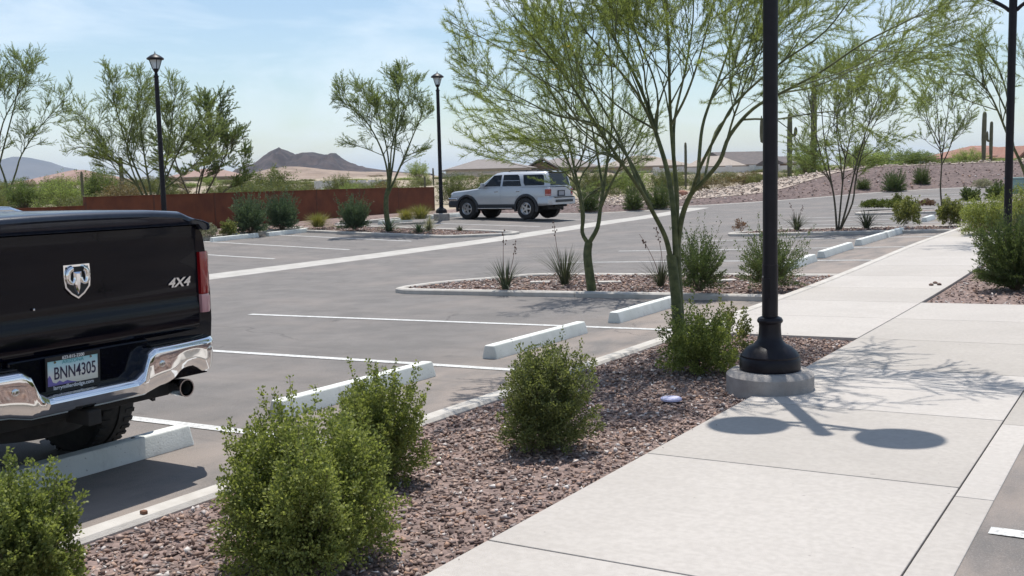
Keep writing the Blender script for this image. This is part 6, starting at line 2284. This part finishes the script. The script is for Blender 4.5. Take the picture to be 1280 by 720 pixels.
def saguaro(label, px, z, top_y, wpx, arms=(), dead=False):
    p = spot(px, z)
    H = z_of(px, top_y, z) - p.z
    r = wpx * z / F_PX / 2 * 0.84
    t = thing('saguaro_cactus', label, 'cactus', p, rng.uniform(0, 6))
    def ribbed(pts, rad, nr=11):
        pts = np.array(pts, float)
        n = nr * 2
        mb_ = MB()
        T = np.gradient(pts, axis=0)
        T /= np.linalg.norm(T, axis=1)[:, None]
        secs = []
        for q_, tt, rr in zip(pts, T, rad):
            A = np.cross(tt, [0.2, 1, 0.1])
            A /= np.linalg.norm(A)
            B = np.cross(tt, A)
            secs.append([q_ + (A * math.cos(2 * math.pi * k / n) + B * math.sin(2 * math.pi * k / n)) * rr * (1.0 if k % 2 else 0.84) for k in range(n)])
        mb_.loft(secs)
        return mb_
    zz = np.array([-0.3, 0.2, 0.5 * H, 0.8 * H, 0.95 * H, 0.985 * H, H])
    ribbed(np.c_[0.02 * np.sin(zz), 0 * zz, zz], r * np.array([0.8, 0.85, 1.05, 1.0, 0.9, 0.7, 0.2])).build('stem', M_CACT, t, smooth=25, fix=False)
    for (side, z0, out, up) in arms:
        a = np.linspace(0, 1, 8)
        pts = np.c_[side * (r * 0.6 + out * np.sin(np.minimum(a * 2, 1) * math.pi / 2)), 0 * a, z0 * H + 0.15 * a + up * np.maximum(0, a - 0.3) / 0.7]
        o = ribbed(pts, r * 0.72 * np.array([0.8, 0.9, 1, 1, 1, 0.95, 0.75, 0.2]))
        ob = o.build('arm', M_CACT, t, smooth=25, fix=False)
        ob.rotation_euler = (0, 0, YAW - t.rotation_euler.z)
    return t


saguaro('tallest saguaro cactus, a bare column behind the second island tree', 1017, 58, 105, 8.5)
saguaro('shorter saguaro cactus with a tiny arm, left of the tallest', 987, 60, 142, 7.5, arms=((1, 0.68, 0.25, 0.35),))
saguaro('saguaro cactus with raised arms half hidden by the tall lamp post', 958, 66, 128, 7.5, arms=((-1, 0.52, 0.22, 1.5), (1, 0.6, 0.22, 1.7)))
saguaro('thick short saguaro hard against the tall lamp post', 970, 58, 196, 6)
saguaro('left saguaro of the close pair near the red roofed house', 1229, 64, 140, 6.5)
saguaro('right saguaro of the close pair near the red roofed house', 1238, 66, 152, 5, arms=((-1, 0.55, 0.2, 0.5),))
saguaro('dead saguaro stump standing dark by the left end of the fence', 102, 46, 214, 4)
saguaro('old saguaro column seen through the wide left tree', 152, 62, 196, 6)
saguaro('slender saguaro behind the vase shaped tree', 487, 54, 203, 4.5)
saguaro('short saguaro above the fence, right of the vase shaped tree', 531, 50, 220, 3)
saguaro('short saguaro by the round far tree', 542, 80, 210, 2.6)
saguaro('saguaro column right of the thick trunk limbs', 857, 62, 178, 4)

# low rocks: pale rip-rap over part of the berm, boulders beside it
rp = []
FKq = resample(FARK, 0.5)
off1 = _off(FKq, 2.3)
off2 = _off(FKq, 7.2)
sel = [k for k, q_ in enumerate(FKq) if -14.6 < q_[0] < 8]
lowo = [2.3 + 4.2 * float(ss(-11.5, -5.0, q_[0])) for q_ in FKq]
Nr = off1 - FKq
rip = [tuple(FKq[k] + Nr[k] / 2.3 * lowo[k]) for k in sel] + [tuple(off2[k]) for k in sel[::-1]]
M_RIPB = mat('pale_rip_rap_bed', (0.30, 0.245, 0.205), (0.44, 0.37, 0.31), 0.95, 7, 5, bump=0.8, bscale=9)
M_RIP = mat('pale_rip_rap', (0.38, 0.31, 0.25), None, 0.95, 10)
M_RIP.node_tree.nodes['Principled BSDF'].inputs['Base Color'].default_value = (0.44, 0.37, 0.315, 1)
sheet('rip_rap_bed', rip, lambda X, Y: berm_z(X, Y) + 0.02, M_RIPB, 0.6, kind='structure')
stones('rip_rap', rip, 9500, 0.17, berm_z, M_RIP)
bp2 = [tuple(q_) for q_ in _off(FKq, 0.25)] + [tuple(q_) for q_ in _off(FKq, 7.2)[::-1]]
stones('gravel', bp2, 14000, 0.11, berm_z)
for (px, py, s, lab) in ((853, 245, 0.3, 'reddish boulder at the edge of the pale rocks'),):
    p, z = at(px, py, 0, berm_z)
    b = bmesh.new()
    bmesh.ops.create_icosphere(b, subdivisions=2, radius=s)
    for v in b.verts:
        v.co *= 1 + rng.normal(0, 0.07)
        v.co.z *= 0.7
    me = bpy.data.meshes.new('boulder')
    b.to_mesh(me)
    b.free()
    me.materials.append(mat('red_rock', (0.22, 0.10, 0.07), (0.32, 0.18, 0.13), 0.95, 4))
    o = link('boulder', me, loc=p + Vector((0, 0, s * 0.3)))
    tag(o, lab, 'boulder')

# utility box in the bed at the right edge, paper scraps, pebbles on the walk
p, z = at(1268, 241, 0, berm_z)
ub = thing('utility_box', 'pale green utility box on the berm at the right edge', 'utility box', p, YAW)
M_UB = mat('utility_green', (0.22, 0.33, 0.32), None, 0.6)
MB().box((-0.3, -0.25, -0.1), (0.3, 0.25, 0.55)).build('cabinet', M_UB, ub, bevel=0.02)
MB().box((-0.32, -0.27, 0.55), (0.32, 0.27, 0.62)).build('lid', M_UB, ub, bevel=0.02)
M_DRAIN = mat('pale_plastic_cover', (0.42, 0.42, 0.62), (0.52, 0.52, 0.68), 0.6, 30)
p, z = at(839, 498, 0.0)
o = MB().lathe([(0.072, -0.01), (0.072, 0.002), (0.066, 0.006), (0.0, 0.007)], n=28, cap=False).build('valve_cover', M_DRAIN, None, smooth=40)
o.location = p
tag(o, 'small pale lilac disc lying on the gravel left of the lamp footing', 'lid')
for (px, py, w, lab) in ((676, 353, 0.34, 'flat white concrete scrap in the near island left of the bushiest spiky plant'), (762, 353, 0.36, 'flat white concrete scrap in the near island right of the forked tree'), (907, 351, 0.3, 'flat white concrete scrap behind the dark upright island shrub')):
    p, z = at(px, py, -0.06)
    o = MB().box((-w / 2, -0.09, -0.02), (w / 2, 0.09, 0.02)).build('concrete_scrap', M_KERB, None, bevel=0.008)
    o.location = p
    o.rotation_euler = (0, 0, YAW)
    tag(o, lab, 'concrete scrap')
p, z = at(168, 640, 0.0)
o = MB().prism([(-0.018, -0.012), (0.015, -0.014), (0.02, 0.006), (0.004, 0.016), (-0.016, 0.01)], 0, 0.018).build('pebble', mat('brown_pebble', (0.16, 0.08, 0.05), None, 0.9), None, bevel=0.004)
o.location = p + Vector((0.07, 0, 0.001))
tag(o, 'lone brown pebble lying on the kerb behind the pickup', 'pebble')
for k, (px, py, lab) in enumerate(((1164, 357, 'left one of three dark droppings on the far walk'), (1169, 354.5, 'middle one of three dark droppings on the far walk'), (1174, 356.5, 'right one of three dark droppings on the far walk'))):
    p, z = at(px, py, 0.0)
    o = MB().lathe([(0.004, 0), (0.028, 0.004), (0.03, 0.018), (0.012, 0.03)], n=10).build('pebble', M_POD, None, smooth=60)
    o.location = p
    tag(o, lab, 'pebble')

# ------------------------------------------------------------------ air: thin desert haze round everything
hz = MB().box((-13500, -13500, -4.0), (13500, 13500, 260.0))
M_HAZE = bpy.data.materials.new('haze')
M_HAZE.use_nodes = True
hn, hl_ = M_HAZE.node_tree.nodes, M_HAZE.node_tree.links
hn.clear()
ho = hn.new('ShaderNodeOutputMaterial')
hv = hn.new('ShaderNodeVolumePrincipled')
hv.inputs['Color'].default_value = (0.66, 0.80, 1.0, 1)
hv.inputs['Density'].default_value = 0.00008
hv.inputs['Anisotropy'].default_value = 0.2
hl_.new(hv.outputs['Volume'], ho.inputs['Volume'])
hz.build('haze', M_HAZE, None, kind='stuff')
